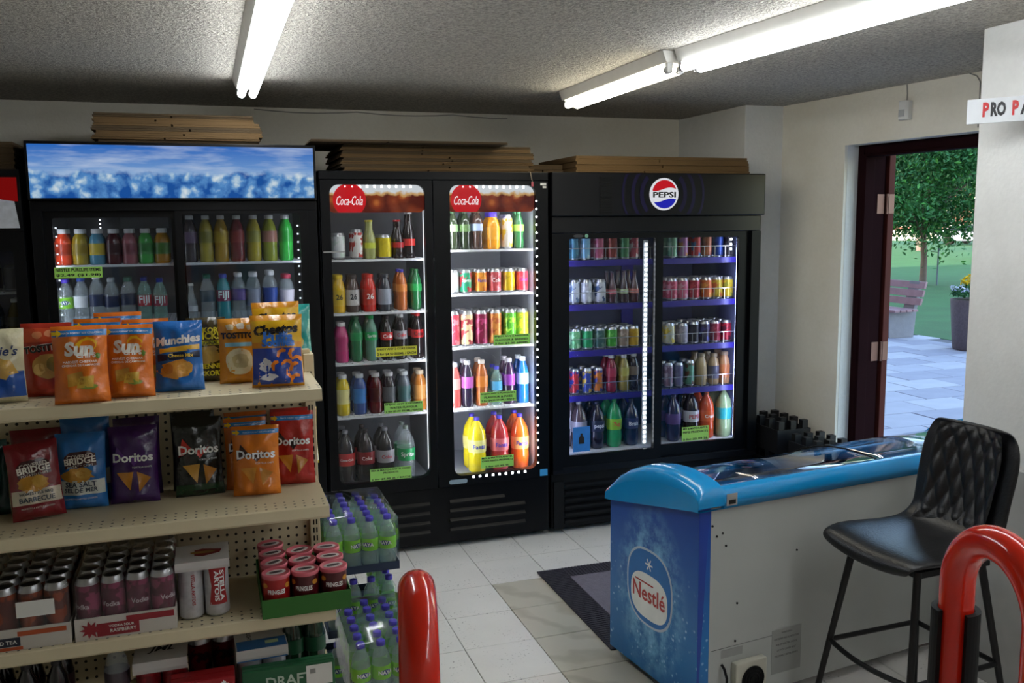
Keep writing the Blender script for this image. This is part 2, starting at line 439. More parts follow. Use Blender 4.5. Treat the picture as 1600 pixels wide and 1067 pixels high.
# ------------------------------------------------------------------ products: shared part meshes per shape
SHAPES = {}
def sh(name, body, cap=None, label=None, seg=18, lid=None):
    """profiles are (radius, height); label = (z0, z1)"""
    parts = [('body', MB().lathe(body, seg).mesh('body', BLACK))]
    def rad(z):
        for (r0, z0), (r1, z1) in zip(body, body[1:]):
            if z0 <= z <= z1 and z1 > z0: return r0 + (r1 - r0) * (z - z0) / (z1 - z0)
        return body[-1][0]
    if cap: parts.append(('cap', MB().lathe(cap, seg).mesh('cap', BLACK)))
    if lid: parts.append(('lid', MB().lathe(lid, seg).mesh('lid', CHROME)))
    if label:
        z0, z1 = label; zs = sorted({z0, z1} | {z for _, z in body if z0 < z < z1})
        prof = [(rad(z) + 0.0009, z) for z in zs]
        parts.append(('label_band', MB().lathe(prof, seg, cap0=False, cap1=False).mesh('label_band', BLACK)))
    SHAPES[name] = (parts, rad, body[-1][1])
def cap_on(r, z0, h): return [(r, z0), (r * 1.02, z0 + h * .3), (r, z0 + h * .9), (r * .85, z0 + h)]
sh('soda', [(.022, 0), (.031, .008), (.032, .05), (.029, .08), (.0325, .105), (.0325, .15), (.027, .18), (.015, .207), (.0125, .214), (.0125, .22)], cap_on(.0145, .217, .017), (.108, .150))
sh('juice', [(.031, 0), (.0355, .006), (.0355, .05), (.034, .055), (.0355, .06), (.0355, .105), (.029, .13), (.020, .142), (.0195, .15)], cap_on(.0215, .147, .022), (.045, .100))
sh('tea', [(.030, 0), (.034, .006), (.034, .05), (.0325, .075), (.034, .09), (.034, .15), (.027, .18), (.016, .205), (.0155, .212)], cap_on(.0175, .209, .02), (.095, .150))
sh('sport', [(.030, 0), (.035, .008), (.035, .06), (.031, .085), (.035, .11), (.035, .145), (.028, .17), (.019, .185), (.0185, .192)], cap_on(.021, .189, .021), (.06, .135))
sh('water', [(.026, 0), (.0315, .006), (.0305, .03), (.0315, .055), (.0305, .075), (.0315, .08), (.0315, .125), (.026, .155), (.0135, .178), (.012, .186)], cap_on(.0145, .183, .016), (.076, .122), 14)
sh('big', [(.036, 0), (.049, .015), (.0505, .08), (.0475, .11), (.0505, .14), (.0505, .19), (.044, .232), (.026, .266), (.014, .285), (.0135, .292)], cap_on(.0155, .289, .018), (.115, .185))
sh('glass', [(.024, 0), (.029, .006), (.029, .085), (.024, .12), (.0135, .15), (.0115, .185), (.0125, .195)], cap_on(.0135, .193, .009), (.055, .085))
sh('milk', [(.030, 0), (.034, .006), (.034, .12), (.028, .15), (.0205, .165), (.020, .172)], cap_on(.0225, .169, .022), (.035, .115))
sh('can', [(.025, 0), (.0325, .008), (.0325, .108), (.027, .119)], None, (.010, .106), 18, [(.027, .1185), (.0275, .1215), (.025, .1215), (.0245, .119), (.004, .119)])
sh('slim', [(.022, 0), (.0285, .008), (.0285, .14), (.0235, .152)], None, (.010, .138), 18, [(.0235, .1515), (.024, .155), (.022, .155), (.0215, .152), (.004, .152)])
sh('tall', [(.026, 0), (.0345, .008), (.0345, .172), (.028, .186)], None, (.010, .170), 18, [(.028, .1855), (.0285, .189), (.026, .189), (.0255, .186), (.004, .186)])

_COLN = [0]
def pcol(h, kind='liquid'):
    """product colours: liquid in a bottle, printed film, metallic can print"""
    key = kind + '_' + h.lstrip('#')
    if key in MATS: return MATS[key]
    c = srgb(h)
    if kind == 'liquid': return mat(key, c, 0.12, spec=0.6, var=0.18, vscale=30, coat=0.3)
    if kind == 'print': return mat(key, c, 0.35, var=0.16, vscale=45)
    if kind == 'can': return mat(key, c, 0.28, 0.35, var=0.25, vscale=55)
    return mat(key, c, 0.4)
CLEAR = clear('clear_bottle', (0.93, 0.96, 0.97), 0.05, 0.04, 0.16, (0.75, 0.82, 0.85))
CLEARG = clear('clear_green_tint', (0.8, 0.93, 0.9), 0.05, 0.04, 0.22, (0.5, 0.75, 0.68))
NAYA = clear('clear_water_bottle', (0.84, 0.93, 0.91), 0.06, 0.05, 0.20, (0.55, 0.72, 0.70))

_KIND = {'can': ('drink_can', 'can'), 'slim': ('drink_can', 'can'), 'tall': ('drink_can', 'can'),
         'big': ('soda_bottle', 'bottle'), 'soda': ('soda_bottle', 'bottle'), 'juice': ('juice_bottle', 'bottle'), 'tea': ('tea_bottle', 'bottle'),
         'sport': ('sports_drink_bottle', 'bottle'), 'water': ('water_bottle', 'bottle'), 'glass': ('glass_bottle', 'bottle'), 'milk': ('milk_drink_bottle', 'bottle')}
_TXTMESH = {}
def can_art(col, col2):
    """two-tone can print: base colour with swirls of a second colour"""
    key = 'canart_%s_%s' % (col, col2)
    if key in MATS: return MATS[key]
    m, nt, out = _nt(key); p = nt.nodes.new('ShaderNodeBsdfPrincipled'); p.inputs['Roughness'].default_value = 0.3; p.inputs['Metallic'].default_value = 0.25
    v = coords(nt); f = noise(nt, 26, 2, 0.5, v)
    L(nt, mix_c(nt, ramp(nt, f, [(0.50, (0, 0, 0)), (0.54, (1, 1, 1))]), srgb(col), srgb(col2)), p.inputs['Base Color'])
    L(nt, p.outputs[0], out.inputs['Surface']); MATS[key] = m; return m
def product(shape, loc, label, group, body, cap=None, band=None, text=None, tcol=None, scale=1.0, rotz=0.0, art=None, sx=None):
    nm, cat = _KIND[shape]
    t = thing(nm, label, cat, loc, rotz, group); q = sx or min(scale, 1.02); t.scale = (q, q, scale)
    parts, rad, h = SHAPES[shape]
    canlike = shape in ('can', 'slim', 'tall')
    for pn, me in parts:
        if pn == 'body': m = CHROME if canlike else (body if not isinstance(body, str) else pcol(body))
        elif pn == 'cap': m = CAPW if cap is None else pcol(cap, 'print')
        elif pn == 'lid': m = CHROME
        else:
            if canlike: m = can_art(body, art) if art else pcol(body, 'can')
            elif band is None: continue
            else: m = pcol(band, 'print')
        link(pn, me, t, m=m)
    if text:
        parts_lab = {'soda': .129, 'juice': .072, 'tea': .122, 'sport': .098, 'water': .1, 'big': .15, 'glass': .07, 'milk': .08, 'can': .065, 'slim': .085, 'tall': .105}[shape]
        key = (shape, text)
        if key not in _TXTMESH:
            rr = rad(parts_lab) + 0.0022
            wv = min(rr * 1.5, 0.012 * len(text) + 0.012)
            mb = MB(); text_mb(mb, text, lambda x, z: (rr * math.sin(x / rr), -rr * math.cos(x / rr), parts_lab + z), width=wv, bold=0.02)
            _TXTMESH[key] = mb.mesh('lettering', WPRINT, fix=False)
        if text == 'NAYA':
            if 'oval' not in _TXTMESH:
                r0 = rad(parts_lab) + 0.0016
                vs = [(r0 * math.sin(.019 * math.cos(w) / r0), -r0 * math.cos(.019 * math.cos(w) / r0), parts_lab + .0095 * math.sin(w)) for w in [2 * PI * k / 20 for k in range(20)]]
                _TXTMESH['oval'] = MB().add(vs + [(0, -r0, parts_lab)], [(k, (k + 1) % 20, 20) for k in range(20)]).mesh('label_oval', WPRINT, fix=False)
            link('label_oval', _TXTMESH['oval'], t, m=pcol('#1c2f7c', 'print'))
        link('lettering', _TXTMESH[key], t, m=pcol(tcol or '#f2f2f2', 'print'))
    return t

# ------------------------------------------------------------------ coolers
FY = 4.555                      # front plane of the coolers
CLEARGLASS = clear('door_glass', (0.97, 0.98, 0.98), 0.012, 0.01, fres=1.25)
TINTGLASS = clear('door_glass_dim', (0.80, 0.83, 0.86), 0.015, 0.01, fres=1.3)
LINER_W = mat('liner_white', '#8c8f99', 0.5)
LINER_G = mat('liner_grey', '#6b6e74', 0.5)
LINER_D = mat('liner_dim', '#5c6080', 0.5)
SHELFW = mat('shelf_white', '#d2d4d8', 0.45)
LED_W = emit('led_white', (0.92, 0.96, 1.0), 22.0)
LED_I = emit('led_interior', (0.93, 0.96, 1.0), 75.0)
LED_D = emit('led_dim', (0.9, 0.94, 1.0), 1.8)
LED_A = emit('led_interior_dim', (0.90, 0.94, 1.0), 22.0)
LED_B = emit('led_interior_blue', (0.64, 0.72, 1.0), 34.0)
LED_C = emit('led_interior_mid', (0.93, 0.95, 1.0), 30.0)
LED_S = emit('led_soft', (0.92, 0.96, 1.0), 7.0)
LED_P = emit('led_cool', (0.86, 0.92, 1.0), 22.0)

def cooler_shell(t, x0, x1, h, z0, z1, liner, depth=0.74, wall=0.045, shell=BLACK):
    """open-fronted cabinet: shell of boards, grey liner inside"""
    y0 = FY + 0.05; y1 = FY + depth
    s = MB().box(x0, x0 + wall, y0, y1, .03, h).box(x1 - wall, x1, y0, y1, .03, h).box(x0 + wall, x1 - wall, y0, y1, z1, h)
    s.box(x0 + wall, x1 - wall, y0, y1, .03, z0).box(x0 + wall, x1 - wall, y1 - .03, y1, z0, z1)
    s.obj('cabinet', shell, t)
    w = wall + .001; e = .012
    l = MB().box(x0 + w, x0 + w + e, y0, y1 - .031, z0 + .001, z1 - .001).box(x1 - w - e, x1 - w, y0, y1 - .031, z0 + .001, z1 - .001)
    l.box(x0 + w + e, x1 - w - e, y1 - .045, y1 - .031, z0 + .001, z1 - .001).box(x0 + w + e, x1 - w - e, y0, y1 - .046, z1 - .012, z1 - .001)
    l.box(x0 + w + e, x1 - w - e, y0, y1 - .046, z0 + .001, z0 + .012)
    l.obj('liner', liner, t)
    for fx in (x0 + .06, x1 - .06):
        for fy in (y0 + .06, y1 - .06):
            MB().lathe([(.02, 0), (.022, .012), (.012, .03)], 10, (fx, fy, 0)).obj('foot', BLACKM, t)
def glass_door(t, ox0, ox1, oz0, oz1, gx0, gx1, gz0, gz1, r, glass, y=FY, th=0.045, m=BLACK):
    d = MB().ring(outer_like(ox0, ox1, oz0, oz1), rrect(gx0, gx1, gz0, gz1, r), y, y + th).obj('door', m, t)
    MB().prism(rrect(gx0 - .004, gx1 + .004, gz0 - .004, gz1 + .004, r), 1, y + .014, y + .018).obj('door_glass', glass, d)
    return d
def led_row(t, pts, m, size=0.005, y=FY + 0.052):
    mb = MB()
    for x, z in pts:
        mb.add([(x - size, y, z - size), (x + size, y, z - size), (x + size, y, z + size), (x - size, y, z + size), (x, y - size * .9, z)],
               [(0, 1, 4), (1, 2, 4), (2, 3, 4), (3, 0, 4)])
    o = mb.obj('led_row', m, t); o['kind'] = 'stuff'; return o
def shelves(t, x0, x1, zs, m=SHELFW, y0=4.655, y1=5.23, wire=True):
    for z in zs:
        s = MB().box(x0, x1, y0, y0 + .012, z - .010, z)          # front lip
        for k in range(9):
            yy = y0 + .05 + k * (y1 - y0 - .06) / 8; s.box(x0, x1, yy - .004, yy + .004, z - .008, z)
        n = int((x1 - x0) / .03)
        for k in range(n + 1):
            xx = x0 + .004 + k * (x1 - x0 - .008) / n; s.box(xx - .0022, xx + .0022, y0 + .012, y1, z - .005, z - .0004)
        s.obj('shelf', m, t)
def paper_sheet(col):
    # thin coloured paper: part of the cooler's light shines through it
    key = 'sheet_' + col[1:]
    if key in MATS: return MATS[key]
    m, nt, out = _nt(key); c = srgb(col); f = noise(nt, 20)
    cc = mix_c(nt, f, tuple(x * .95 for x in c), c)
    d = nt.nodes.new('ShaderNodeBsdfDiffuse'); t = nt.nodes.new('ShaderNodeBsdfTranslucent'); L(nt, cc, d.inputs[0]); L(nt, cc, t.inputs[0])
    mx = nt.nodes.new('ShaderNodeMixShader'); mx.inputs[0].default_value = .30; L(nt, d.outputs[0], mx.inputs[1]); L(nt, t.outputs[0], mx.inputs[2])
    L(nt, mx.outputs[0], out.inputs['Surface']); MATS[key] = m; return m
def price_card(name_, label, x0, x1, z0, z1, lines, col='#8fce5a', y=FY - 0.004):
    t = thing('price_card', label, 'card', ((x0 + x1) / 2, y, z0), 0, 'price cards stuck on the cooler doors')
    w = (x1 - x0) / 2; h = z1 - z0
    MB().box(-w, w, -.0006, .0006, 0, h).obj('card', paper_sheet(col), t)
    n = len(lines); mb = MB()
    for i, s in enumerate(lines):
        if not s: continue
        text_mb(mb, s, lambda x, z, i=i: (x, -.0012, h * (n - i - .5) / n + z), width=min(2 * w * .94, len(s) * h / n * .62), height=h / n * .60, bold=0.03)
    mb.obj('lettering', INK, t, fix=False)
    return t

# ---- mountain-banner cooler
A0, A1, AH = -0.745, 0.520, 2.125
tA = thing('drinks_cooler', 'black sliding-door cooler with lit blue ice mountain banner', 'cooler', (0, 0, 0))
cooler_shell(tA, A0, A1, AH, .36, 1.84, LINER_G)
MB().box(A0 + .02, A1 - .02, FY + .012, FY + .05, .04, .34).obj('kick_panel', BLACK, tA, bevel=.004)
MB().box(A0, A1, FY, FY + .05, 1.815, 1.862).obj('front_rail', BLACK, tA, bevel=.003)
MB().box(A0, A0 + .045, FY, FY + .05, .34, 1.815).obj('side_post', BLACK, tA); MB().box(A1 - .045, A1, FY, FY + .05, .34, 1.815).obj('side_post', BLACK, tA)
glass_door(tA, A0 + .045, -.10, .36, 1.815, -.662, -.155, .44, 1.785, .012, TINTGLASS, y=FY + .026, th=.024)
glass_door(tA, -.14, A1 - .045, .36, 1.815, -.106, .436, .44, 1.80, .012, TINTGLASS, y=FY + .001, th=.024)
def banner_mat():
    m, nt, out = _nt('ice_banner'); v = coords(nt); s = nt.nodes.new('ShaderNodeSeparateXYZ'); L(nt, v, s.inputs[0])
    z = math_n(nt, 'DIVIDE', s.outputs[2], 0.245); x = s.outputs[0]
    mp = nt.nodes.new('ShaderNodeMapping'); mp.inputs['Scale'].default_value = (2.2, 1, 16); L(nt, v, mp.inputs[0])
    cl = ramp(nt, noise(nt, 1.5, 4, 0.55, mp.outputs[0]), [(0.45, (0, 0, 0)), (0.75, (1, 1, 1))])
    skyc = ramp(nt, z, [(0.45, srgb('#9fc1ea')), (0.62, srgb('#6f9ede')), (1.0, srgb('#2c6fcb'))])
    skyc = mix_c(nt, math_n(nt, 'MULTIPLY', cl, 0.75), skyc, srgb('#d9e6fa'))
    vo = nt.nodes.new('ShaderNodeTexVoronoi'); vo.inputs['Scale'].default_value = 15; vo.feature = 'SMOOTH_F1'; vo.inputs['Smoothness'].default_value = .3
    wv = noise(nt, 18, 5, 0.65, v); vv = nt.nodes.new('ShaderNodeVectorMath'); vv.operation = 'ADD'; L(nt, v, vv.inputs[0])
    nc = nt.nodes.new('ShaderNodeTexNoise'); nc.inputs['Scale'].default_value = 14; nc.inputs['Detail'].default_value = 4; L(nt, v, nc.inputs['Vector'])
    sv = nt.nodes.new('ShaderNodeVectorMath'); sv.operation = 'SCALE'; sv.inputs['Scale'].default_value = .12; L(nt, nc.outputs['Color'], sv.inputs[0]); L(nt, sv.outputs[0], vv.inputs[1]); L(nt, vv.outputs[0], vo.inputs['Vector'])
    ice = ramp(nt, math_n(nt, 'ADD', math_n(nt, 'MULTIPLY', vo.outputs['Distance'], 0.9), math_n(nt, 'MULTIPLY', wv, 0.5)),
               [(0.28, srgb('#eaf4fa')), (0.48, srgb('#b4d2ea')), (0.64, srgb('#5c97d6')), (0.9, srgb('#1c57a8'))])
    edge = math_n(nt, 'ADD', z, math_n(nt, 'MULTIPLY', math_n(nt, 'SUBTRACT', noise(nt, 9, 4, 0.6, v), 0.5), 0.45))
    c = mix_c(nt, ramp(nt, edge, [(0.44, (1, 1, 1)), (0.52, (0, 0, 0))]), skyc, ice)
    e = nt.nodes.new('ShaderNodeEmission'); e.inputs['Strength'].default_value = 0.78; L(nt, c, e.inputs['Color'])
    g = nt.nodes.new('ShaderNodeBsdfGlossy'); g.inputs['Roughness'].default_value = 0.06
    mx = nt.nodes.new('ShaderNodeMixShader'); fr_ = nt.nodes.new('ShaderNodeFresnel'); fr_.inputs[0].default_value = 1.35
    L(nt, fr_.outputs[0], mx.inputs[0]); L(nt, e.outputs[0], mx.inputs[1]); L(nt, g.outputs[0], mx.inputs[2]); L(nt, mx.outputs[0], out.inputs['Surface']); return m
bb = MB().box(A0, A1, FY - .03, FY + .05, 1.8625, AH).obj('banner_box', BLACK, tA, bevel=.004)
bn = MB().box(A0 + .012, A1 - .012, -.003, 0, .008, .245).obj('banner', banner_mat(), bb, loc=(0, FY - .0302, 1.866)); tag(bn, 'backlit banner of blue sky above ice')
shelves(tA, A0 + .062, A1 - .062, [1.565, 1.275, .98, .70], SHELFW)
led_row(tA, [(-.654, 1.30 + k * .04) for k in range(12)], LED_D, .004, FY + .06)
for x_ in (-.68, .455): MB().box(x_ - .006, x_ + .006, FY + .056, FY + .062, .46, 1.78).obj('light_strip', LED_A, tA)  # hidden strips added behind the posts to brighten the bottles
led_row(tA, [(.430, 1.30 + k * .04) for k in range(12)], LED_D, .004, FY + .06)
led_row(tA, [(-.525, 1.62 + k * .02) for k in range(9)], LED_S, .003, 5.20)
MB().box(-.43, -.19, 5.226, 5.2385, 1.735, 1.80).obj('temperature_plate', mat('plate_grey', '#9a9ca2', 0.5), tA, bevel=.002)

# ---- two-door cola cooler
C0, C1, CH = 0.535, 1.742, 2.008
tC = thing('drinks_cooler', 'black two-door cooler with red discs above lit glass', 'cooler', (0, 0, 0))
cooler_shell(tC, C0, C1, CH, .345, 1.97, LINER_W, wall=.04)
MB().box(1.105, 1.118, FY + .06, 5.24, .36, 1.955).obj('divider', LINER_W, tC)
MB().box(C0, C1, FY + .004, FY + .05, 1.965, CH).obj('top_rail', BLACK, tC, bevel=.003)
glass_door(tC, C0 + .004, 1.104, .345, 1.962, .585, 1.066, .410, 1.940, .045, CLEARGLASS)
glass_door(tC, 1.110, C1 - .004, .345, 1.962, 1.196, 1.668, .398, 1.940, .045, CLEARGLASS)
MB().box(C0 + .002, C1 - .002, FY + .02, FY + .05, .03, .34).obj('kick_panel', BLACK, tC, bevel=.004)
for xa, xb in ((.60, 1.06), (1.17, 1.60)):
    for k in range(4):
        z = .085 + k * .052
        MB().prism([(FY + .021, z), (FY + .006, z + .004), (FY + .006, z + .012), (FY + .021, z + .026)], 0, xa, xb - (.12 if k == 3 and xa > 1 else 0)).obj('louvre', RIB, tC)
def cola_mat():
    m, nt, out = _nt('cola_header'); v = coords(nt); s = nt.nodes.new('ShaderNodeSeparateXYZ'); L(nt, v, s.inputs[0])
    z = math_n(nt, 'DIVIDE', s.outputs[2], 0.142)
    zz = math_n(nt, 'ADD', z, math_n(nt, 'MULTIPLY', math_n(nt, 'SUBTRACT', noise(nt, 22, 3, 0.5, v), 0.5), 0.35))
    vo = nt.nodes.new('ShaderNodeTexVoronoi'); vo.inputs['Scale'].default_value = 17; L(nt, v, vo.inputs['Vector'])
    liq = ramp(nt, vo.outputs['Distance'], [(0.1, srgb('#c87838')), (0.4, srgb('#8a3818')), (0.8, srgb('#5a1a10'))])
    c = mix_c(nt, ramp(nt, zz, [(0.58, (0, 0, 0)), (0.64, (1, 1, 1))]), liq, srgb('#d8ac70'))
    c = mix_c(nt, ramp(nt, zz, [(0.66, (0, 0, 0)), (0.74, (1, 1, 1))]), c, srgb('#e6ebf0'))
    e = nt.nodes.new('ShaderNodeEmission'); e.inputs['Strength'].default_value = 0.75; L(nt, c, e.inputs['Color'])
    L(nt, e.outputs[0], out.inputs['Surface']); return m
COLA = cola_mat(); DISC = emit('lit_red_disc', srgb('#d41420'), 0.8)
for gx0, gx1, dcx in ((.585, 1.066, .686), (1.196, 1.668, 1.291)):
    hd = MB().prism(rrect(gx0 - .004 - gx0, gx1 + .004 - gx0, 0, .142, .03), 1, 0, .004).obj('header_panel', COLA, tC, loc=(gx0, FY + .024, 1.802))
    tag(hd, 'lit header picture of iced cola')
    cx = dcx - gx0
    pts = [(cx + .083 * math.cos(a), .062 + .083 * math.sin(a)) for a in [2 * PI * k / 40 for k in range(40)]]
    pts = [(x, min(max(z, .001), .141)) for x, z in pts]
    MB().prism(pts, 1, -.0025, -.0003).obj('red_disc', DISC, hd)
    text_front('lettering', 'Coca-Cola', emit('lit_white', (1, 1, 1), .9), hd, cx, -.0035, .060, width=.132, height=.046, shear=.35, bold=.006)
LINE = .0105
led_row(tC, [(.665 + k * .037, 1.931) for k in range(10)], LED_W, .005, FY + .024)
led_row(tC, [(1.275 + k * .037, 1.931) for k in range(10)], LED_W, .005, FY + .024)
led_row(tC, [(1.672, .43 + k * .042) for k in range(35)], LED_W, .0040, FY - .001)  # glowing dots set on the frame, standing in for reflected LEDs
led_row(tC, [(1.30 + k * .037, .386) for k in range(9)], LED_W, .0055, FY - .001)
MB().box(1.064, 1.068, FY + .046, FY + .052, .42, 1.81).obj('light_strip', LED_D, tC)
MB().box(.560, .574, FY + .056, FY + .062, .42, 1.80).obj('light_strip', LED_C, tC)  # strips out of view behind the frames are added to brighten the stock
MB().box(1.082, 1.096, FY + .056, FY + .062, .42, 1.80).obj('light_strip', LED_A, tC)
MB().box(1.165, 1.182, FY + .056, FY + .062, .42, 1.80).obj('light_strip', LED_I, tC)
MB().box(.60, 1.05, FY + .07, FY + .075, 1.812, 1.822).obj('light_strip', LED_S, tC)
MB().box(1.22, 1.65, FY + .07, FY + .075, 1.812, 1.822).obj('light_strip', LED_W, tC)
MB().box(1.676, 1.688, FY + .055, FY + .062, .42, 1.90).obj('light_strip', LED_I, tC)
shelves(tC, .595, 1.10, [1.563, 1.287, 1.025, .742], SHELFW); shelves(tC, 1.123, 1.685, [1.602, 1.365, 1.077, .738], SHELFW)
MB().box(.545, .65, FY - .012, FY - .001, 1.605, 1.612).obj('door_pull', CHROME, tC)
es = MB().box(1.683, 1.727, FY - .0015, FY - .0003, .352, .389).obj('energy_sticker', mat('sticker_blue', '#3a9ad6', 0.5), tC)
pl = MB().prism(rrect(1.165, 1.266, .356, .380, .011), 1, FY - .0015, FY - .0003).obj('badge', mat('badge_grey', '#8fa0ad', 0.4), tC)
ky = MB().box(1.695, 1.728, FY - .0015, FY - .0003, 1.940, 1.952).box(1.708, 1.728, FY - .0015, FY - .0003, 1.925, 1.936).obj('rating_sticker', PAPER, tC)
kk = thing('key', 'small key hanging on a cord over the cola cooler edge', 'key', (1.635, FY - .012, 1.945))
MB().tube([(0, .03, .066), (0, .0, .064), (.005, -.004, .03), (.01, -.003, .012)], .0015, 6).obj('cord', mat('cord_tan', '#b9a58a', 0.8), kk)
MB().box(.004, .016, -.004, -.001, -.012, .012).obj('tag', mat('tag_pink', '#c75a68', 0.5), kk, bevel=.001)

# ---- wide sliding-door cola cooler with globe
P0, P1, PH = 1.762, 3.068, 2.004
tP = thing('drinks_cooler', 'black sliding-door cooler with round red white blue globe', 'cooler', (0, 0, 0))
cooler_shell(tP, P0, P1, PH, .40, 1.72, LINER_D, wall=.05, depth=.72)
BL2 = mat('black_panel', '#0a0b0f', 0.3, spec=0.35)
MB().box(P0 - .008, P1 + .008, FY - .02, FY + .05, 1.775, PH + .006).obj('header_box', BL2, tP, bevel=.006)
MB().box(P0, P1, FY + .004, FY + .05, 1.685, 1.774).obj('front_rail', BL2, tP, bevel=.004)
MB().box(P0, P0 + .06, FY + .002, FY + .05, .37, 1.684).obj('side_post', BLACK, tP); MB().box(P1 - .06, P1, FY + .002, FY + .05, .37, 1.684).obj('side_post', BLACK, tP)
glass_door(tP, P0 + .06, 2.432, .385, 1.684, 1.861, 2.384, .446, 1.654, .008, CLEARGLASS, y=FY + .003, th=.022)
glass_door(tP, 2.392, P1 - .06, .385, 1.684, 2.437, 2.937, .452, 1.652, .008, CLEARGLASS, y=FY + .027, th=.022)
MB().box(P0, P1, FY + .004, FY + .05, .345, .384).obj('bottom_rail', BL2, tP, bevel=.003)
MB().box(P0, P1, FY + .03, FY + .05, .03, .344).obj('kick_panel', BLACKM, tP)
for k in range(6):
    z = .05 + k * .042
    MB().prism([(FY + .031, z), (FY + .012, z + .006), (FY + .012, z + .02), (FY + .031, z + .03)], 0, P0 + .075, P1 - .04).obj('louvre', RIB, tP)
MB().box(P0 + .01, P0 + .07, FY + .012, FY + .03, .03, .30).obj('grille_end', BLACKM, tP)
for k in range(14):
    MB().box(2.03, 2.10, FY - .026, FY - .0205, 1.79 + k * .0145, 1.797 + k * .0145).obj('vent_slat', BLACKM, tP)
# curved glow bands round the globe, printed on the header
BANDM = mat('header_violet', '#150f38', 0.35, spec=0.35)
def arc_band(cx, cz, r, w, a0, a1, zlo, zhi):
    mb = MB(); n = 14; vs = []
    for k in range(n + 1):
        a = a0 + (a1 - a0) * k / n
        for q in (r - w, r + w):
            vs.append((cx + q * math.cos(a), FY - .0212, min(max(cz + q * math.sin(a), zlo), zhi)))
    return mb.add(vs, [(2 * k, 2 * k + 1, 2 * k + 3, 2 * k + 2) for k in range(n)])
for r_, w_ in ((.135, .012), (.19, .010), (.25, .007)):
    for c0 in (-.75, PI - .75):
        arc_band(2.418, 1.893, r_, w_, c0, c0 + 1.5, 1.782, 2.004).obj('glow_band', BANDM, tP)
gl = MB().lathe([(.0885, 0), (.0885, .006), (.086, .008)], 40).obj('globe', emit('globe_white', (.92, .94, 1), .75), tP, loc=(2.418, FY - .0205, 1.893)); gl.rotation_euler = (PI / 2, 0, 0)
def wave_cap(top):
    r = .078; pts = []
    def wv(x): return (.030 if top else -.034) + .010 * math.sin(x / r * 2.6 + (0.4 if top else 0.2)) + (-.004 if top else 0)
    xs = [-.073 + .146 * k / 16 for k in range(17)]
    vs = []
    for x in xs:
        zc = math.sqrt(max(r * r - x * x, 0)) * (1 if top else -1); w = wv(x)
        if top: w = min(w, zc)
        else: w = max(w, zc)
        vs += [(x, w, .0092), (x, zc, .0092)]
    return MB().add(vs, [(2 * k, 2 * k + 1, 2 * k + 3, 2 * k + 2) for k in range(16)])
wave_cap(True).obj('red_wave', emit('globe_red', srgb('#d2202c'), .75), gl); wave_cap(False).obj('blue_wave', emit('globe_blue', srgb('#2a2ec0'), .75), gl)
text_mb(MB(), 'PEPSI', lambda x, z: (x, z - .003, .0100), width=.142, height=.032, bold=.035).obj('lettering', INK, gl, fix=False)
bd = MB().prism([(1.915 + .03 * math.cos(a), 1.669 + .009 * math.sin(a)) for a in [2 * PI * k / 20 for k in range(20)]], 1, FY + .0005, FY + .0028).obj('brand_badge', mat('badge_dark', '#3a3c40', 0.3), tP)
MB().prism([(1.963 + .010 * math.cos(a), 1.669 + .010 * math.sin(a)) for a in [2 * PI * k / 16 for k in range(16)]], 1, FY + .0005, FY + .0028).obj('green_dot', mat('dot_green', '#7fb59a', 0.4), tP)
BLUEL = mat('shelf_blue', '#241a78', 0.4)
PSH = [1.527, 1.278, 1.015, .757]
shelves(tP, P0 + .066, P1 - .066, PSH, mat('shelf_steel', '#5a5d68', 0.5), y0=4.69)
for z in PSH:
    MB().box(P0 + .066, P1 - .066, 4.676, 4.686, z - .030, z + .004).obj('price_rail', BLUEL, tP)
    g = MB().box(P0 + .07, P1 - .07, 4.678, 4.681, z + .068, z + .072)
    for k in range(17):
        x = P0 + .09 + k * (P1 - P0 - .18) / 16; g.box(x - .0013, x + .0013, 4.6785, 4.6805, z + .004, z + .07)
    g.obj('wire_guard', CHROME, tP)
MB().box(P0 + .066, P1 - .066, 4.66, 5.2, .414, .432).obj('base_shelf', SHELFW, tP)
ls = MB().box(2.338, 2.366, FY + .058, FY + .066, .46, 1.64).obj('light_bar', mat('bar_white', '#cfd3da', 0.4), tP)
led_row(ls, [(2.352, .475 + k * .0285) for k in range(41)], LED_P, .0068, FY + .0575)
for x_ in (1.838, 2.952): MB().box(x_ - .007, x_ + .007, FY + .056, FY + .062, .46, 1.64).obj('light_strip', LED_B, tP)  # bluish side strips, out of view, added to light the interior
led_row(ls, [(2.905, 1.58 + k * .028) for k in range(3)], LED_P, .006, FY + .06)
led_row(ls, [(2.06 + k * .09, 1.70) for k in range(9)], LED_S, .006, FY + .09)
MB().box(2.48, 2.56, 5.195, 5.205, .45, 1.68).obj('blue_haze_strip', mat('strip_violet', '#4a3fc0', 0.4), tP)  # violet strip added at the back, its colour standing in for blue haze
pc = thing('poster_card', 'small blue card picturing a cola bottle on globe cooler', 'card', (1.932, FY - .001, .468))
MB().box(-.052, .052, -.0006, .0006, 0, .142).obj('card', mat('poster_blue', '#2a78c8', 0.5, var=.3, vscale=22), pc)
MB().prism([(-.016, .045), (.016, .045), (.016, .078), (.006, .092), (.006, .104), (-.006, .104), (-.006, .092), (-.016, .078)], 1, -.002, -.0008).obj('bottle_picture', mat('pic_dark', '#1c1216', 0.5), pc)

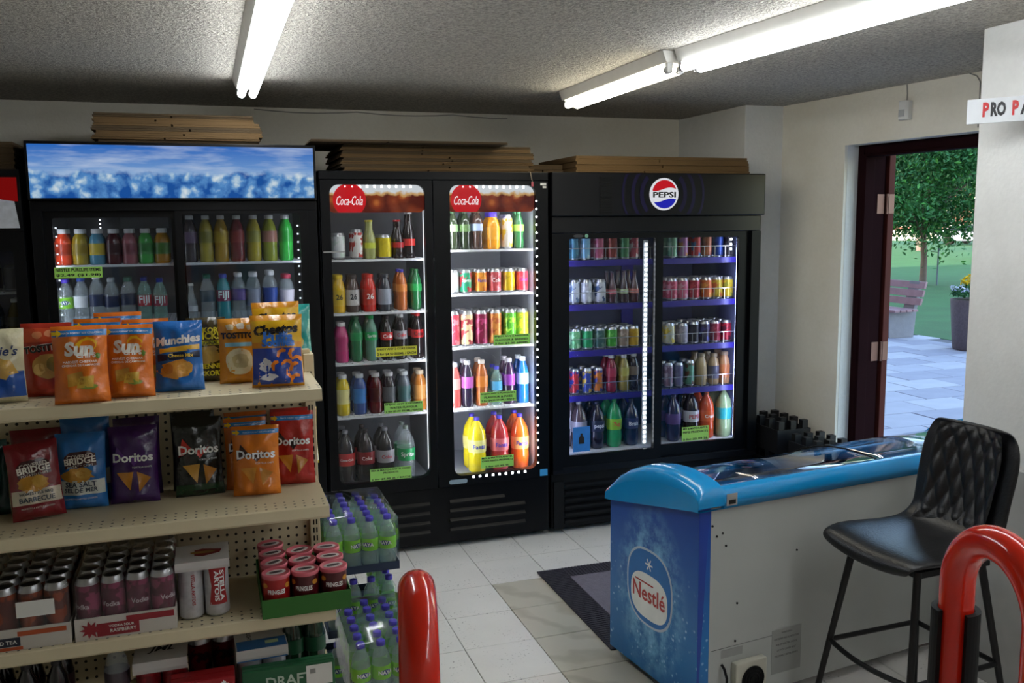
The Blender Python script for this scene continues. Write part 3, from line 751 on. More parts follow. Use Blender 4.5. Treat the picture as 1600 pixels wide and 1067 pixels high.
# ---- far cooler, mostly out of the picture
F0, F1 = -2.05, -0.775
tF = thing('drinks_cooler', 'dark cooler with red and white ice header beside the blue banner', 'cooler', (0, 0, 0))
cooler_shell(tF, F0, F1, 2.0, .36, 1.70, LINER_D)
MB().box(F0, F1, FY + .01, FY + .05, .04, .36).obj('kick_panel', BLACK, tF); MB().box(F0, F1, FY, FY + .05, 1.68, 1.73).obj('front_rail', BLACK, tF)
glass_door(tF, F0, -1.42, .36, 1.68, F0 + .07, -1.47, .42, 1.64, .01, TINTGLASS); glass_door(tF, -1.41, F1, .36, 1.68, -1.36, F1 - .05, .42, 1.64, .01, TINTGLASS)
hb = MB().box(F0, F1, FY - .01, FY + .05, 1.731, 2.0).obj('header_box', BLACK, tF)
MB().box(F0 + .02, F1 - .012, FY - .0135, FY - .0105, 1.86, 1.965).obj('red_banner', emit('far_banner_red', srgb('#b01818'), .35), hb)
MB().prism([(F0 + .02, 1.742)] + [(F0 + .02 + k * .0455, 1.868 + .012 * math.sin(k * 2.3)) for k in range(28)] + [(F1 - .012, 1.742)], 1, FY - .016, FY - .0137).obj('ice_banner', mat('far_ice', '#b8bcc4', 0.5, var=.3, vscale=40), hb)
shelves(tF, F0 + .062, F1 - .062, [1.45, 1.18, .9, .65])

# ------------------------------------------------------------------ stock in the coolers
# each row: shelf height, group, where-phrase, [(x, shape, description, body, cap, band, text, text colour, scale, can art)]
def row(z, where, group, items, y=4.735, deep=2, pitch=0.078):
    for it in items:
        x, shape, desc, body = it[:4]
        o = dict(zip(('cap', 'band', 'text', 'tcol', 'scale', 'art'), it[4:]))
        o = {k: v for k, v in o.items() if v is not None}
        r = (.052 if shape == 'big' else .038)
        n = deep if not isinstance(body, bpy.types.Material) or deep == 1 else deep
        for k in range(n):
            q = dict(o)
            if k: q.pop('text', None); q.pop('tcol', None)
            jx = 0 if k == 0 else random.uniform(-.003, .003)
            product(shape, (x + jx, y + k * (pitch if shape != 'big' else .108), z + .0006), desc + ' ' + where, group, body, rotz=0, **q)
W = 'in the ice-banner cooler'
g1 = 'juice bottles in the ice-banner cooler'
row(1.565, W, g1, [
    (-.646, 'juice', 'orange-red juice bottle', '#e2492a', None, '#a8371f', None, None, 1.0),
    (-.572, 'juice', 'golden yellow juice bottle', '#a8902a', None, '#8f7a2c'),
    (-.499, 'juice', 'blue juice bottle with a yellow stripe', '#4a86a0', None, '#c0a838'),
    (-.427, 'juice', 'dark berry juice bottle', '#4a1420', None, '#35101a'),
    (-.355, 'juice', 'dusty pink juice bottle', '#9a5860', None, '#7a3c46'),
    (-.283, 'juice', 'green juice bottle', '#3fa24a', None, '#2c7c38'),
    (-.210, 'juice', 'amber juice bottle with green shoulder', '#b8801c', None, '#4a7a30')])
row(1.565, W, 'iced tea bottles in the ice-banner cooler', [
    (-.079, 'tea', 'tall dark grape drink bottle', '#3a343c', None, '#5c4a66'),
    (-.004, 'tea', 'tall lemon yellow drink bottle', '#a89a3c', None, '#7f7c2c'),
    (.068, 'tea', 'tall mango yellow drink bottle', '#b08a2c', None, '#b89a2a'),
    (.145, 'tea', 'tall red fruit drink bottle', '#7a3038', None, '#8e2f30'),
    (.225, 'tea', 'tall pale yellow drink bottle', '#b0a034', None, '#8e8a34'),
    (.303, 'tea', 'tall yellow-green drink bottle with pink label', '#98a038', None, '#b07a6a'),
    (.382, 'tea', 'tall bright green drink bottle', '#3cc04c', None, '#2ea23c')], y=4.735)
row(1.275, W, 'water bottles in the ice-banner cooler', [
    (-.651, 'water', 'clear bottle with lime label and violet cap', CLEAR, '#5a48c8', '#7fc22c', 'NAYA', '#e8eef4', 1.12),
    (-.584, 'water', 'clear bottle with white label and blue cap', CLEAR, '#3a5ab0', '#d8dce0', None, None, 1.15),
    (-.516, 'water', 'clear bottle with dark band and white cap', CLEAR, None, '#2c3a5c', None, None, 1.2),
    (-.451, 'water', 'clear bottle with navy band and grey cap', CLEAR, '#b0b4ba', '#1e2c50', None, None, 1.12),
    (-.377, 'tea', 'clear tall bottle with dark blue label', CLEAR, '#3c6a5a', '#1c2a48', None, None, .98),
    (-.302, 'water', 'square teal bottle with red flower label', CLEARG, '#2c3c8c', '#c03a48', 'FIJI', '#e4eef0', 1.12),
    (-.231, 'water', 'square teal bottle with blue cap and red label', CLEARG, '#3044a8', '#a83850', 'FIJI', '#e4eef0', 1.08)])
row(1.275, W, 'flavoured waters in the ice-banner cooler', [
    (-.086, 'glass', 'small clear bottle with pale label', CLEAR, None, '#b8bcc0', None, None, .9),
    (-.010, 'tea', 'clear ribbed bottle with green cap', CLEAR, '#2e6a58', '#2c4a5c', None, None, 1.0),
    (.066, 'tea', 'tall teal bottle with red and violet label', '#2a8c96', '#3a56b8', '#8a2c58', 'FIJI', '#d8eef0', 1.0),
    (.140, 'tea', 'clear bottle with violet label and white cap', CLEAR, None, '#5a4a90', None, None, 1.02),
    (.211, 'sport', 'clear sport bottle with grey label', CLEAR, '#d0cfd4', '#8890a4', None, None, 1.12),
    (.293, 'sport', 'clear sport bottle with round navy label', CLEAR, '#e0e0e4', '#2a4a9c', None, None, 1.15),
    (.376, 'sport', 'clear bottle with red cap and white label', CLEAR, '#c04058', '#d4ccd8', None, None, 1.05)])
W = 'in the plain door of the red-disc cooler'
row(1.563, W, 'top-shelf drinks behind the plain cola door', [
    (.645, 'can', 'white can', '#dfe2e4', None, None, None, None, 1.12, '#c4d4cc'),
    (.742, 'slim', 'white and red slim can', '#e4e0de', None, None, None, None, 1.0, '#b83a34'),
    (.811, 'glass', 'clear yellow-green glass bottle with yellow cap', '#a6ac6a', '#d8cc40', '#c2cc3a', None, None, 1.0),
    (.887, 'can', 'bright yellow can', '#d8c21e', None, None, None, None, 1.03, '#c9b41a'),
    (.959, 'glass', 'small dark cola glass bottle with red cap', '#241312', '#c22028', '#a81c24', None, None, 1.0),
    (1.020, 'glass', 'large dark cola glass bottle with silver cap', '#1e1112', '#b8bcc0', '#c02a26', None, None, 1.2)])
row(1.287, W, 'protein shakes and sodas behind the plain cola door', [
    (.637, 'milk', 'yellow protein shake bottle', '#e0b41a', '#e2c024', '#d8b420', '26', '#3a3420', 1.03),
    (.710, 'milk', 'brown protein shake bottle', '#4a3430', '#3c2c2c', '#b8b4b4', '26', '#2c2a34', 1.03),
    (.797, 'milk', 'red protein shake bottle', '#c8281e', '#d03024', '#b8382c', '26', '#f0ece8', 1.03),
    (.879, 'milk', 'dark grey protein shake bottle', '#2e2f3a', '#2a2c38', '#8e94a2', None, None, 1.03),
    (.969, 'soda', 'orange iced tea bottle with violet cap', '#b4602c', '#4a3aa8', '#cf7a34', None, None, .93),
    (1.049, 'soda', 'green soda bottle', '#1e6a3a', '#1c6a34', '#2a9a4e', None, None, .93)])
row(1.025, W, 'slim sodas behind the plain cola door', [
    (.645, 'sport', 'magenta vitamin drink bottle', '#c23a78', '#e0dcdf', '#b02e6a', None, None, 1.0),
    (.722, 'soda', 'dark green lemon-lime soda bottle', '#1f6e44', '#1d5c38', '#1c8a4c', None, None, 1.03),
    (.800, 'soda', 'pale lemon-lime bottle with green cap', '#5c8a78', '#27a85c', '#1fa05a', 'Sprite', '#f2f2f2', 1.03),
    (.883, 'soda', 'black cola bottle with red label', '#1a1012', '#2a1a1c', '#b81e22', 'Cola', '#f0f0f0', 1.0),
    (.959, 'soda', 'cola bottle with silver label', '#231a1e', '#b8b8bc', '#8e8e94', 'Coke', '#c02028', 1.03),
    (1.050, 'soda', 'red-capped cola bottle', '#1c1012', '#c41e24', '#b01c20', 'Cola', '#181012', 1.05)])
row(.742, W, 'vitamin waters behind the plain cola door', [
    (.642, 'sport', 'yellow vitamin water bottle', '#dcc21e', '#c9cacc', '#e4d890', None, None, 1.03),
    (.730, 'sport', 'blue vitamin water bottle', '#2a4a8c', '#bfc4cc', '#2a70b8', None, None, 1.03),
    (.816, 'sport', 'dark red vitamin water bottle', '#5c1a1c', '#c4bcbc', '#4a1818', None, None, 1.03),
    (.888, 'sport', 'near-black vitamin water bottle', '#2a2028', '#bcb8bc', '#4a4c54', None, None, 1.03),
    (.969, 'sport', 'grey vitamin water bottle with teal label', '#5c6470', '#c0c4c8', '#3a5c60', None, None, 1.03),
    (1.057, 'sport', 'orange vitamin water bottle', '#b8702a', '#c8b49a', '#c88a48', None, None, 1.03)])
row(.360, W, 'large bottles behind the plain cola door', [
    (.646, 'big', 'large cola bottle with red label', '#2e2628', '#8a8a90', '#c02a2c', 'Coca-Cola', '#f0e8e8', .97),
    (.752, 'big', 'large dark cola bottle with black-red label', '#231d20', '#2a2226', '#8c2026', 'Coke', '#f0d8d8', .97),
    (.858, 'big', 'large diet cola bottle with silver label', '#2c282c', '#8c8c94', '#a8a4ac', 'Coke', '#b8303c', .97),
    (.972, 'big', 'large clear lemon-lime bottle with green label', CLEAR, '#7c8a84', '#1f9a58', 'Sprite', '#f2f6f2', .97)], deep=2)
W = 'in the LED-lined door of the red-disc cooler'
row(1.602, W, 'mixers behind the LED-lined cola door', [
    (1.258, 'soda', 'ginger ale bottle with pale green label', '#34402a', '#2c5a34', '#9cc48a', None, None, .9),
    (1.325, 'soda', 'ginger ale bottle with dark green label', '#26341f', '#2c5230', '#5c7a48', None, None, .9),
    (1.396, 'soda', 'brown root beer bottle with blue-white label', '#4a342c', '#a08a60', '#a8b8dc', None, None, .92),
    (1.485, 'juice', 'orange juice drink bottle with violet cap', '#e8981c', '#5a3ad0', '#e8a02a', None, None, 1.18),
    (1.566, 'slim', 'tall white and yellow can', '#d8d4c8', None, None, None, None, 1.2, '#c8b434'),
    (1.633, 'soda', 'green ginger ale bottle with lime label', '#2f6a3c', '#3f8c58', '#9ccc5c', None, None, .88)])
row(1.365, W, 'soda cans behind the LED-lined cola door', [
    (1.252, 'can', 'silver white soda can', '#c9ccd0', None, None, None, None, 1.06, '#b8bcc4'),
    (1.324, 'can', 'green and red lemon-lime can', '#2a9a70', None, None, 'Sprite', '#f0f4f0', 1.06, '#b83a44'),
    (1.411, 'can', 'orange soda can', '#d88a2c', None, None, 'Fanta', '#2c3a9c', 1.06, '#c86a24'),
    (1.492, 'can', 'red and white cola can', '#b8444a', None, None, 'Cola', '#f0e4e4', 1.06, '#c87a80'),
    (1.571, 'can', 'golden yellow soda can', '#c8a81c', None, None, None, None, 1.06, '#a88a1c'),
    (1.650, 'can', 'red soda can with blue lettering', '#c4303c', None, None, 'Crush', '#3a3c9c', 1.06, '#d0525c')], deep=3, pitch=.072)
row(1.077, W, 'tall iced tea cans behind the LED-lined cola door', [
    (1.251, 'tall', 'tall rose-red iced tea can', '#b83a4c', None, None, None, None, 1.02, '#d87a84'),
    (1.327, 'tall', 'tall cream and red iced tea can', '#d8c49a', None, None, None, None, 1.02, '#a83a44'),
    (1.408, 'tall', 'tall maroon iced tea can', '#7a1c3c', None, None, None, None, 1.02, '#a83a68'),
    (1.489, 'tall', 'tall peach orange iced tea can', '#c87c3a', None, None, None, None, 1.02, '#a8542a'),
    (1.575, 'tall', 'tall bright green iced tea can', '#4c9a2c', None, None, None, None, 1.02, '#8cc43a'),
    (1.648, 'tall', 'tall lemon-lime iced tea can', '#b8a82c', None, None, None, None, 1.02, '#7c9a2c')], deep=3, pitch=.076)
row(.738, W, 'sport drinks behind the LED-lined cola door', [
    (1.252, 'tea', 'coral sport drink bottle', '#cc4c48', '#c8c8d0', '#d88a84', None, None, 1.08),
    (1.325, 'tea', 'dark violet fruit drink bottle', '#2c2238', '#c4c2cc', '#b05ab0', None, None, 1.12),
    (1.407, 'tea', 'brown-orange iced tea bottle', '#a85c28', '#c8bcb4', '#c8742c', None, None, 1.12),
    (1.493, 'water', 'small clear kids drink bottle', CLEARG, '#4a4ac8', '#4c9ac8', None, None, 1.08),
    (1.566, 'tea', 'deep purple grape drink bottle', '#3a2040', '#b8b4c0', '#8a3aa0', None, None, 1.12),
    (1.648, 'tea', 'bright blue sport drink bottle with white label', '#1f62b8', '#d0d8e4', '#9cc8e0', None, None, 1.14)])
row(.360, W, 'large fruit sodas behind the LED-lined cola door', [
    (1.375, 'big', 'large yellow soda bottle', '#d8c41c', '#4a34c4', '#d8d080', 'Fanta', '#2a34a0', 1.02),
    (1.507, 'big', 'large red soda bottle', '#a82c30', '#4a34c4', '#d86a70', 'Fanta', '#2a34a0', 1.02),
    (1.628, 'big', 'large orange soda bottle', '#e0601c', '#4a34c4', '#f0a060', 'Fanta', '#2a34a0', 1.02)])
W = 'in the globe cooler, door with light bar'
row(1.531, W, 'slim cans behind the light-bar door', [
    (1.965, 'slim', 'teal slim energy can', '#3a7a90', None, None, None, None, 1.0, '#2a5a78'),
    (2.036, 'slim', 'pale blue slim energy can', '#7ab0cc', None, None, None, None, 1.0, '#a8ccdc'),
    (2.119, 'slim', 'pink slim energy can', '#b85a78', None, None, None, None, 1.0, '#cc8a9c'),
    (2.203, 'slim', 'brick red slim energy can', '#8c3a34', None, None, None, None, 1.0, '#a85a4a'),
    (2.280, 'slim', 'green slim energy can', '#3a7a4c', None, None, None, None, 1.0, '#5c9a68'),
    (2.339, 'slim', 'rose slim energy can', '#a04a58', None, None, None, None, 1.0, '#bcb0b4')], y=4.745)
row(1.282, W, 'energy drinks behind the light-bar door', [
    (1.965, 'can', 'silver and blue energy can', '#b4bcc8', None, None, None, None, 1.12, '#5a7090'),
    (2.040, 'can', 'plain silver energy can', '#b8bcc4', None, None, None, None, 1.12, '#cdd0d6'),
    (2.128, 'can', 'white and navy energy can', '#c4c8d0', None, None, None, None, 1.12, '#3a5078'),
    (2.204, 'glass', 'small dark fruit drink bottle with pink label', '#4a2a34', '#3a3450', '#b85a68', None, None, .88),
    (2.278, 'glass', 'small dark drink bottle with green-white label', '#3c2a2c', '#4a3458', '#a8b890', None, None, .9),
    (2.346, 'glass', 'small dark drink bottle with red-white label', '#4a2428', '#342c40', '#c07a74', None, None, .9)], y=4.745)
row(1.019, W, 'green soda cans behind the light-bar door', [
    (1.969, 'can', 'pale green soda can', '#6ab078', None, None, None, None, 1.0, '#9ccaa0'),
    (2.048, 'can', 'emerald soda can with red spot', '#1f8a50', None, None, None, None, 1.0, '#2a9a60'),
    (2.125, 'can', 'dark teal ginger ale can', '#3a5c58', None, None, None, None, 1.0, '#6a8478'),
    (2.202, 'can', 'lime green soda can', '#3f9a34', None, None, None, None, 1.0, '#6ab850'),
    (2.276, 'can', 'beige cream soda can', '#8c7a6c', None, None, None, None, 1.0, '#a8988a'),
    (2.343, 'can', 'yellow tonic can', '#b8962c', None, None, None, None, 1.0, '#a8842a')], y=4.745, deep=3, pitch=.072)
row(.761, W, 'mixed drinks behind the light-bar door', [
    (1.968, 'slim', 'red and blue energy can', '#b83038', None, None, None, None, .95, '#2a3a90'),
    (2.046, 'slim', 'blue and yellow energy can', '#3a4a98', None, None, None, None, .95, '#c0a040'),
    (2.117, 'slim', 'orange and blue energy can', '#c8742c', None, None, None, None, .95, '#3a4490'),
    (2.200, 'tea', 'cherry red juice bottle with white cap', '#8c1e34', None, '#a83248', None, None, .93),
    (2.281, 'tea', 'apple yellow juice bottle with white cap', '#8c7c34', None, '#a8a04a', None, None, .93),
    (2.345, 'tea', 'grape black juice bottle with white cap', '#26222c', None, '#6a5c4c', None, None, .95)], y=4.745)
row(.4325, W, 'large sodas behind the light-bar door', [
    (1.992, 'big', 'large brown soda bottle with grey label', '#4a3c40', '#a8a8b0', '#8c8894', None, None, .93),
    (2.105, 'big', 'large cola bottle with round globe label', '#221c2a', '#3a3a5c', '#2a2c48', 'pepsi', '#e8e8f0', .90),
    (2.215, 'big', 'large lime green soda bottle', '#2a9a5c', '#1f8a44', '#8cc430', '7up', '#e8484a', .92),
    (2.325, 'big', 'large dark iced tea bottle with silver lettering', '#1c2440', '#2c3050', '#28305c', 'Brisk', '#d8dce8', .90)], y=4.735)
W = 'in the globe cooler, door beside the wall'
row(1.531, W, 'slim cans behind the wall-side door', [
    (2.590, 'slim', 'mint green slim can', '#6a9a80', None, None, None, None, 1.0, '#8cb498'),
    (2.662, 'slim', 'lilac and orange slim can', '#9a6a98', None, None, None, None, 1.0, '#b07a4c'),
    (2.748, 'slim', 'red over blue slim can', '#a03034', None, None, None, None, 1.0, '#2a6088'),
    (2.821, 'slim', 'copper orange slim can', '#a05c3a', None, None, None, None, 1.0, '#8a4a34'),
    (2.899, 'slim', 'royal blue slim can', '#22408c', None, None, None, None, 1.0, '#1c3070'),
    (2.968, 'slim', 'black slim can', '#2a262c', None, None, None, None, 1.0, '#4a4448')], y=4.745)
row(1.282, W, 'fruit soda cans behind the wall-side door', [
    (2.590, 'can', 'rose red fruit soda can', '#b04860', None, None, None, None, 1.06, '#c88090'),
    (2.662, 'can', 'pink fruit soda can', '#b8607c', None, None, None, None, 1.06, '#c49aa8'),
    (2.739, 'can', 'dark cherry soda can', '#8c1c30', None, None, None, None, 1.06, '#a83a44'),
    (2.822, 'can', 'orange-red fruit soda can', '#b85a2a', None, None, None, None, 1.06, '#c88a3a'),
    (2.895, 'can', 'mustard yellow soda can', '#b0982c', None, None, None, None, 1.06, '#a8582c'),
    (2.967, 'can', 'lemon yellow soda can', '#c0a42a', None, None, None, None, 1.06, '#8c8a34')], y=4.745, deep=3, pitch=.072)
row(1.019, W, 'cola cans behind the wall-side door', [
    (2.576, 'can', 'white and yellow soda can', '#b8b8a0', None, None, None, None, 1.06, '#c0aa3c'),
    (2.666, 'can', 'pale grey soda can', '#8c8a98', None, None, None, None, 1.0, '#a8a0b0'),
    (2.740, 'can', 'black cola can', '#1e1c24', None, None, None, None, 1.06, '#2c2a38'),
    (2.812, 'can', 'black and violet cola can', '#26203c', None, None, None, None, 1.06, '#34347a'),
    (2.886, 'can', 'dark red cola can', '#7c1a2c', None, None, None, None, 1.06, '#98404c'),
    (2.962, 'can', 'cherry red cola can', '#98182c', None, None, None, None, 1.06, '#4a1c2c')], y=4.745, deep=3, pitch=.072)
row(.761, W, 'coffee drinks behind the wall-side door', [
    (2.576, 'slim', 'mauve coffee can', '#7c6470', None, None, None, None, .95, '#a89aa0'),
    (2.644, 'slim', 'violet grey coffee can', '#6a6480', None, None, None, None, .93, '#7c7890'),
    (2.718, 'slim', 'green and brown coffee can', '#5c8c74', None, None, None, None, 1.0, '#5c3a2c'),
    (2.796, 'milk', 'beige coffee drink bottle', '#a08c64', '#8c7c5c', '#98845c', None, None, 1.0),
    (2.882, 'milk', 'light brown coffee drink bottle with dark label', '#98805c', '#8a7a60', '#4a4a5c', None, None, .98),
    (2.956, 'milk', 'caramel coffee drink bottle with orange label', '#a87c58', '#98806a', '#b0683c', None, None, 1.02)], y=4.745)
row(.4325, W, 'large sodas behind the wall-side door', [
    (2.606, 'big', 'large purple-black soda bottle', '#2a2240', '#34305c', '#5c4078', None, None, .92),
    (2.726, 'big', 'large cola bottle with white globe label', '#2a2024', '#b8b8c4', '#c8c8d0', 'PEPSI', '#c02838', .97),
    (2.832, 'big', 'large bright orange soda bottle', '#cc4a1c', '#c8581c', '#d8581c', 'Crush', '#f0e8e0', .93),
    (2.952, 'big', 'large clear green soda bottle with teal label', '#8aa078', '#8aa098', '#2a98a0', None, None, .98)], y=4.735)
W = 'in the dark cooler with the ice header'
row(1.18, W, 'dim drinks in the far cooler', [(-.87, 'soda', 'dim amber soda bottle', '#5a4a20', None, '#4a4030'), (-.96, 'soda', 'dim blue soda bottle', '#243c5c', None, '#2a4468')])
row(.9, W, 'green drinks in the far cooler', [(-.87, 'soda', 'dark green soda bottle', '#1c4a30', '#1c4a30', '#245c3a'), (-.96, 'soda', 'deep green soda bottle with pale label', '#1c4028', '#1c4a30', '#7c9a80')])
row(1.45, W, 'top-shelf drinks in the far cooler', [(-.87, 'can', 'dim grey soda can', '#5c5c64'), (-.96, 'can', 'dim violet soda can', '#4a3c60')])

price_card('c', 'green price card low on the ice-banner cooler door', -.668, -.467, 1.511, 1.561, ['NESTLE PURELIFE ITEMS', '$2.49 ($1.98)'], '#b8ec78', y=FY + .023)
price_card('c', 'yellow price card across the cola bottles', .791, 1.006, 1.069, 1.117, ['ENJOY ANY 2 COKE DRINK', '2 for $4.50 500ML / EACH'], '#ecec60')
price_card('c', 'green price card in front of the vitamin waters', .826, 1.030, .770, .825, ['ENJOY ANY 2 VITAMIN', 'WATER FLAVOUR', '2 for $5.00 591ML / EACH'], '#b4ec84')
price_card('c', 'green price card below the large cola bottles', .742, .960, .417, .481, ['MIX & MATCH ANY 2L COKE', 'PRODUCTS', '', '2 for $5.99 2L / EACH'], '#b4ec84')
price_card('c', 'green price card over the tall iced tea cans', 1.423, 1.627, 1.095, 1.151, ['ENJOY ANY 2 ARIZONA', 'FLAVOUR & BREWED', '2 for $3.00 680ML'], '#b4ec84')
price_card('c', 'green price card across the sport drinks', 1.344, 1.547, .789, .844, ['ENJOY ANY 2 POWERADE', 'FLAVOUR & FUZE', '2 for $4.99 591ML / EACH'], '#b4ec84')
price_card('c', 'green price card beneath the large fruit sodas', 1.342, 1.529, .427, .491, ['MIX & MATCH ANY 2L', 'COKE FANTA PRODUCTS', '', '2 for $5.99 2L'], '#b4ec84')
price_card('c', 'green price card on the globe cooler door', 2.580, 2.757, .462, .547, ['MIX & MATCH ANY 2L', 'PEPSI PRODUCTS', '', '2 for $5.99 2L'], '#bcec80', y=FY + .024)

# ------------------------------------------------------------------ flattened cardboard on top of the coolers
def carton(x0, x1, y0, y1, z0, z1, label, group, m=CARD, rz=0.0, notch=True):
    cx, cy = (x0 + x1) / 2, (y0 + y1) / 2; w, d = (x1 - x0) / 2, (y1 - y0) / 2; h = z1 - z0
    t = thing('flattened_carton', label, 'cardboard', (cx, cy, z0), rz, group)
    s = w * random.uniform(-.25, .15)
    MB().box(-w, s - .004, -d, d, 0, h * .46).box(s + .004, w, -d, d, 0, h * .46).obj('lower_flap', m, t)
    MB().box(-w + .006, w - .004, -d + random.uniform(-.006, .006), d, h * .5, h).obj('upper_flap', m, t)
    return t
ORD = ['lowest', 'second from the bottom', 'third from the bottom', 'fourth from the bottom', 'fifth from the bottom', 'sixth from the bottom', 'seventh from the bottom', 'topmost']
z = AH + .001
for k in range(7):
    j = random.uniform(-.015, .015); h = random.uniform(.017, .021)
    carton(-.47 + j, .275 + random.uniform(-.02, .02) - k * .004, 4.64 + random.uniform(-.012, .012), 5.15, z, z + h, 'flattened carton, ' + (ORD[k] if k < 6 else ORD[7]) + ' of the stack on the ice-banner cooler', 'cartons on the ice-banner cooler', CARD if k % 3 else CARD2); z += h + .0012
z = CH + .001
for k in range(8):
    h = random.uniform(.014, .018)
    carton(.66 + random.uniform(-.01, .01), 1.672 + random.uniform(-.015, .012), 4.62 + random.uniform(-.01, .01), 5.2, z, z + h, 'flattened carton, ' + (ORD + ['eighth from the bottom'])[k if k < 7 else 8] + ' of the red-disc cooler stack', 'cartons on the red-disc cooler', CARD2 if k % 2 else CARD); z += h + .001
carton(.50, 1.50, 4.50, 5.1, z, z + .010, 'wide flattened carton overhanging the front of the cola cooler stack', 'cartons on the red-disc cooler', CARD2, math.radians(-1))
z = PH + .007
for k in range(3):
    carton(1.93 + k * .004, 3.03, 4.63 + .01 * k, 5.25, z, z + .031, 'thick flattened carton, ' + ['lowest', 'middle', 'topmost'][k] + ' of the stack on the globe cooler', 'cartons on the globe cooler', CARD); z += .032
carton(1.72, 1.925, 4.80, 5.25, PH + .007, PH + .06, 'short flattened carton beside the stack on the globe cooler', None, CARD2)
z = 2.001
for k in range(5):
    carton(-1.75, -.80, 4.62 + random.uniform(-.01, .01), 5.2, z, z + .024, 'dark flattened carton, ' + (ORD[k] if k < 4 else ORD[7]) + ' of the ice-header cooler stack', 'cartons on the ice-header cooler', CARD2); z += .025

# ------------------------------------------------------------------ snack gondola
GX0, GX1, GYF, GYB = -1.45, 0.275, 2.412, 2.735
tG = thing('shelving_unit', 'cream steel shop gondola with pegboard back', 'shelf', (0, 0, 0))
MB().box(GX0, GX1 - .02, 0, .018, .14, 1.36).obj('back_panel', PEG, tG, loc=(0, GYB, 0))
MB().box(GX0, GX1, GYB - .004, GYB + .022, 1.361, 1.372).obj('top_cap', SHELFM, tG)
UPR = dots_mat('slotted_upright', CREAM, 0.0254, 0.006, (2, 2))
for x in (GX1 - .02, GX1 - .02 - 1.2):
    MB().box(x, x + .03, GYB - .022, GYB + .04, 0, 1.36).obj('upright', SHELFM, tG, bevel=.002)
    sl = MB()
    for k in range(44): sl.box(x + .0085, x + .0125, GYB - .0232, GYB - .0221, .2 + k * .0254, .216 + k * .0254)
    for k in range(44): sl.box(x + .0175, x + .0215, GYB - .0232, GYB - .0221, .2 + k * .0254, .216 + k * .0254)
    o = sl.obj('slots', BLACKM, tG); o['kind'] = 'stuff'
def gshelf(z, yf, x1, back=False):
    """pan shelf: deck with punched front rows, rolled lip, end brackets"""
    o = MB().box(GX0, x1, 0, GYB - .0235 - yf, -.004, 0).obj('shelf_deck', DECKM, tG, loc=(0, yf, z))
    MB().prism([(0, .0), (-.004, -.002), (-.008, -.028), (-.004, -.034), (.004, -.034), (.004, -.004)], 0, GX0, x1).obj('shelf_lip', SHELFM, o)
    MB().prism([(.004, -.004), (GYB - .0235 - yf, -.004), (GYB - .0235 - yf, -.06), (.004, -.034)], 0, x1 - .003, x1).obj('end_bracket', SHELFM, o)
    return o
gshelf(1.307, GYF + .012, .272); gshelf(.987, GYF - .002, .279); gshelf(.700, GYF - .02, .284); gshelf(.43, GYF - .03, .288); gshelf(.16, GYF - .07, .288)
MB().box(GX0, GX1, GYF - .06, GYB + .36, 0, .155).obj('base', SHELFM, tG, bevel=.003)
for z in (1.307, .987, .700):                       # shelves of the far side
    MB().box(GX0, GX1 - .005, GYB + .041, GYB + .33, z - .03, z).obj('shelf', SHELFM, tG, bevel=.003)

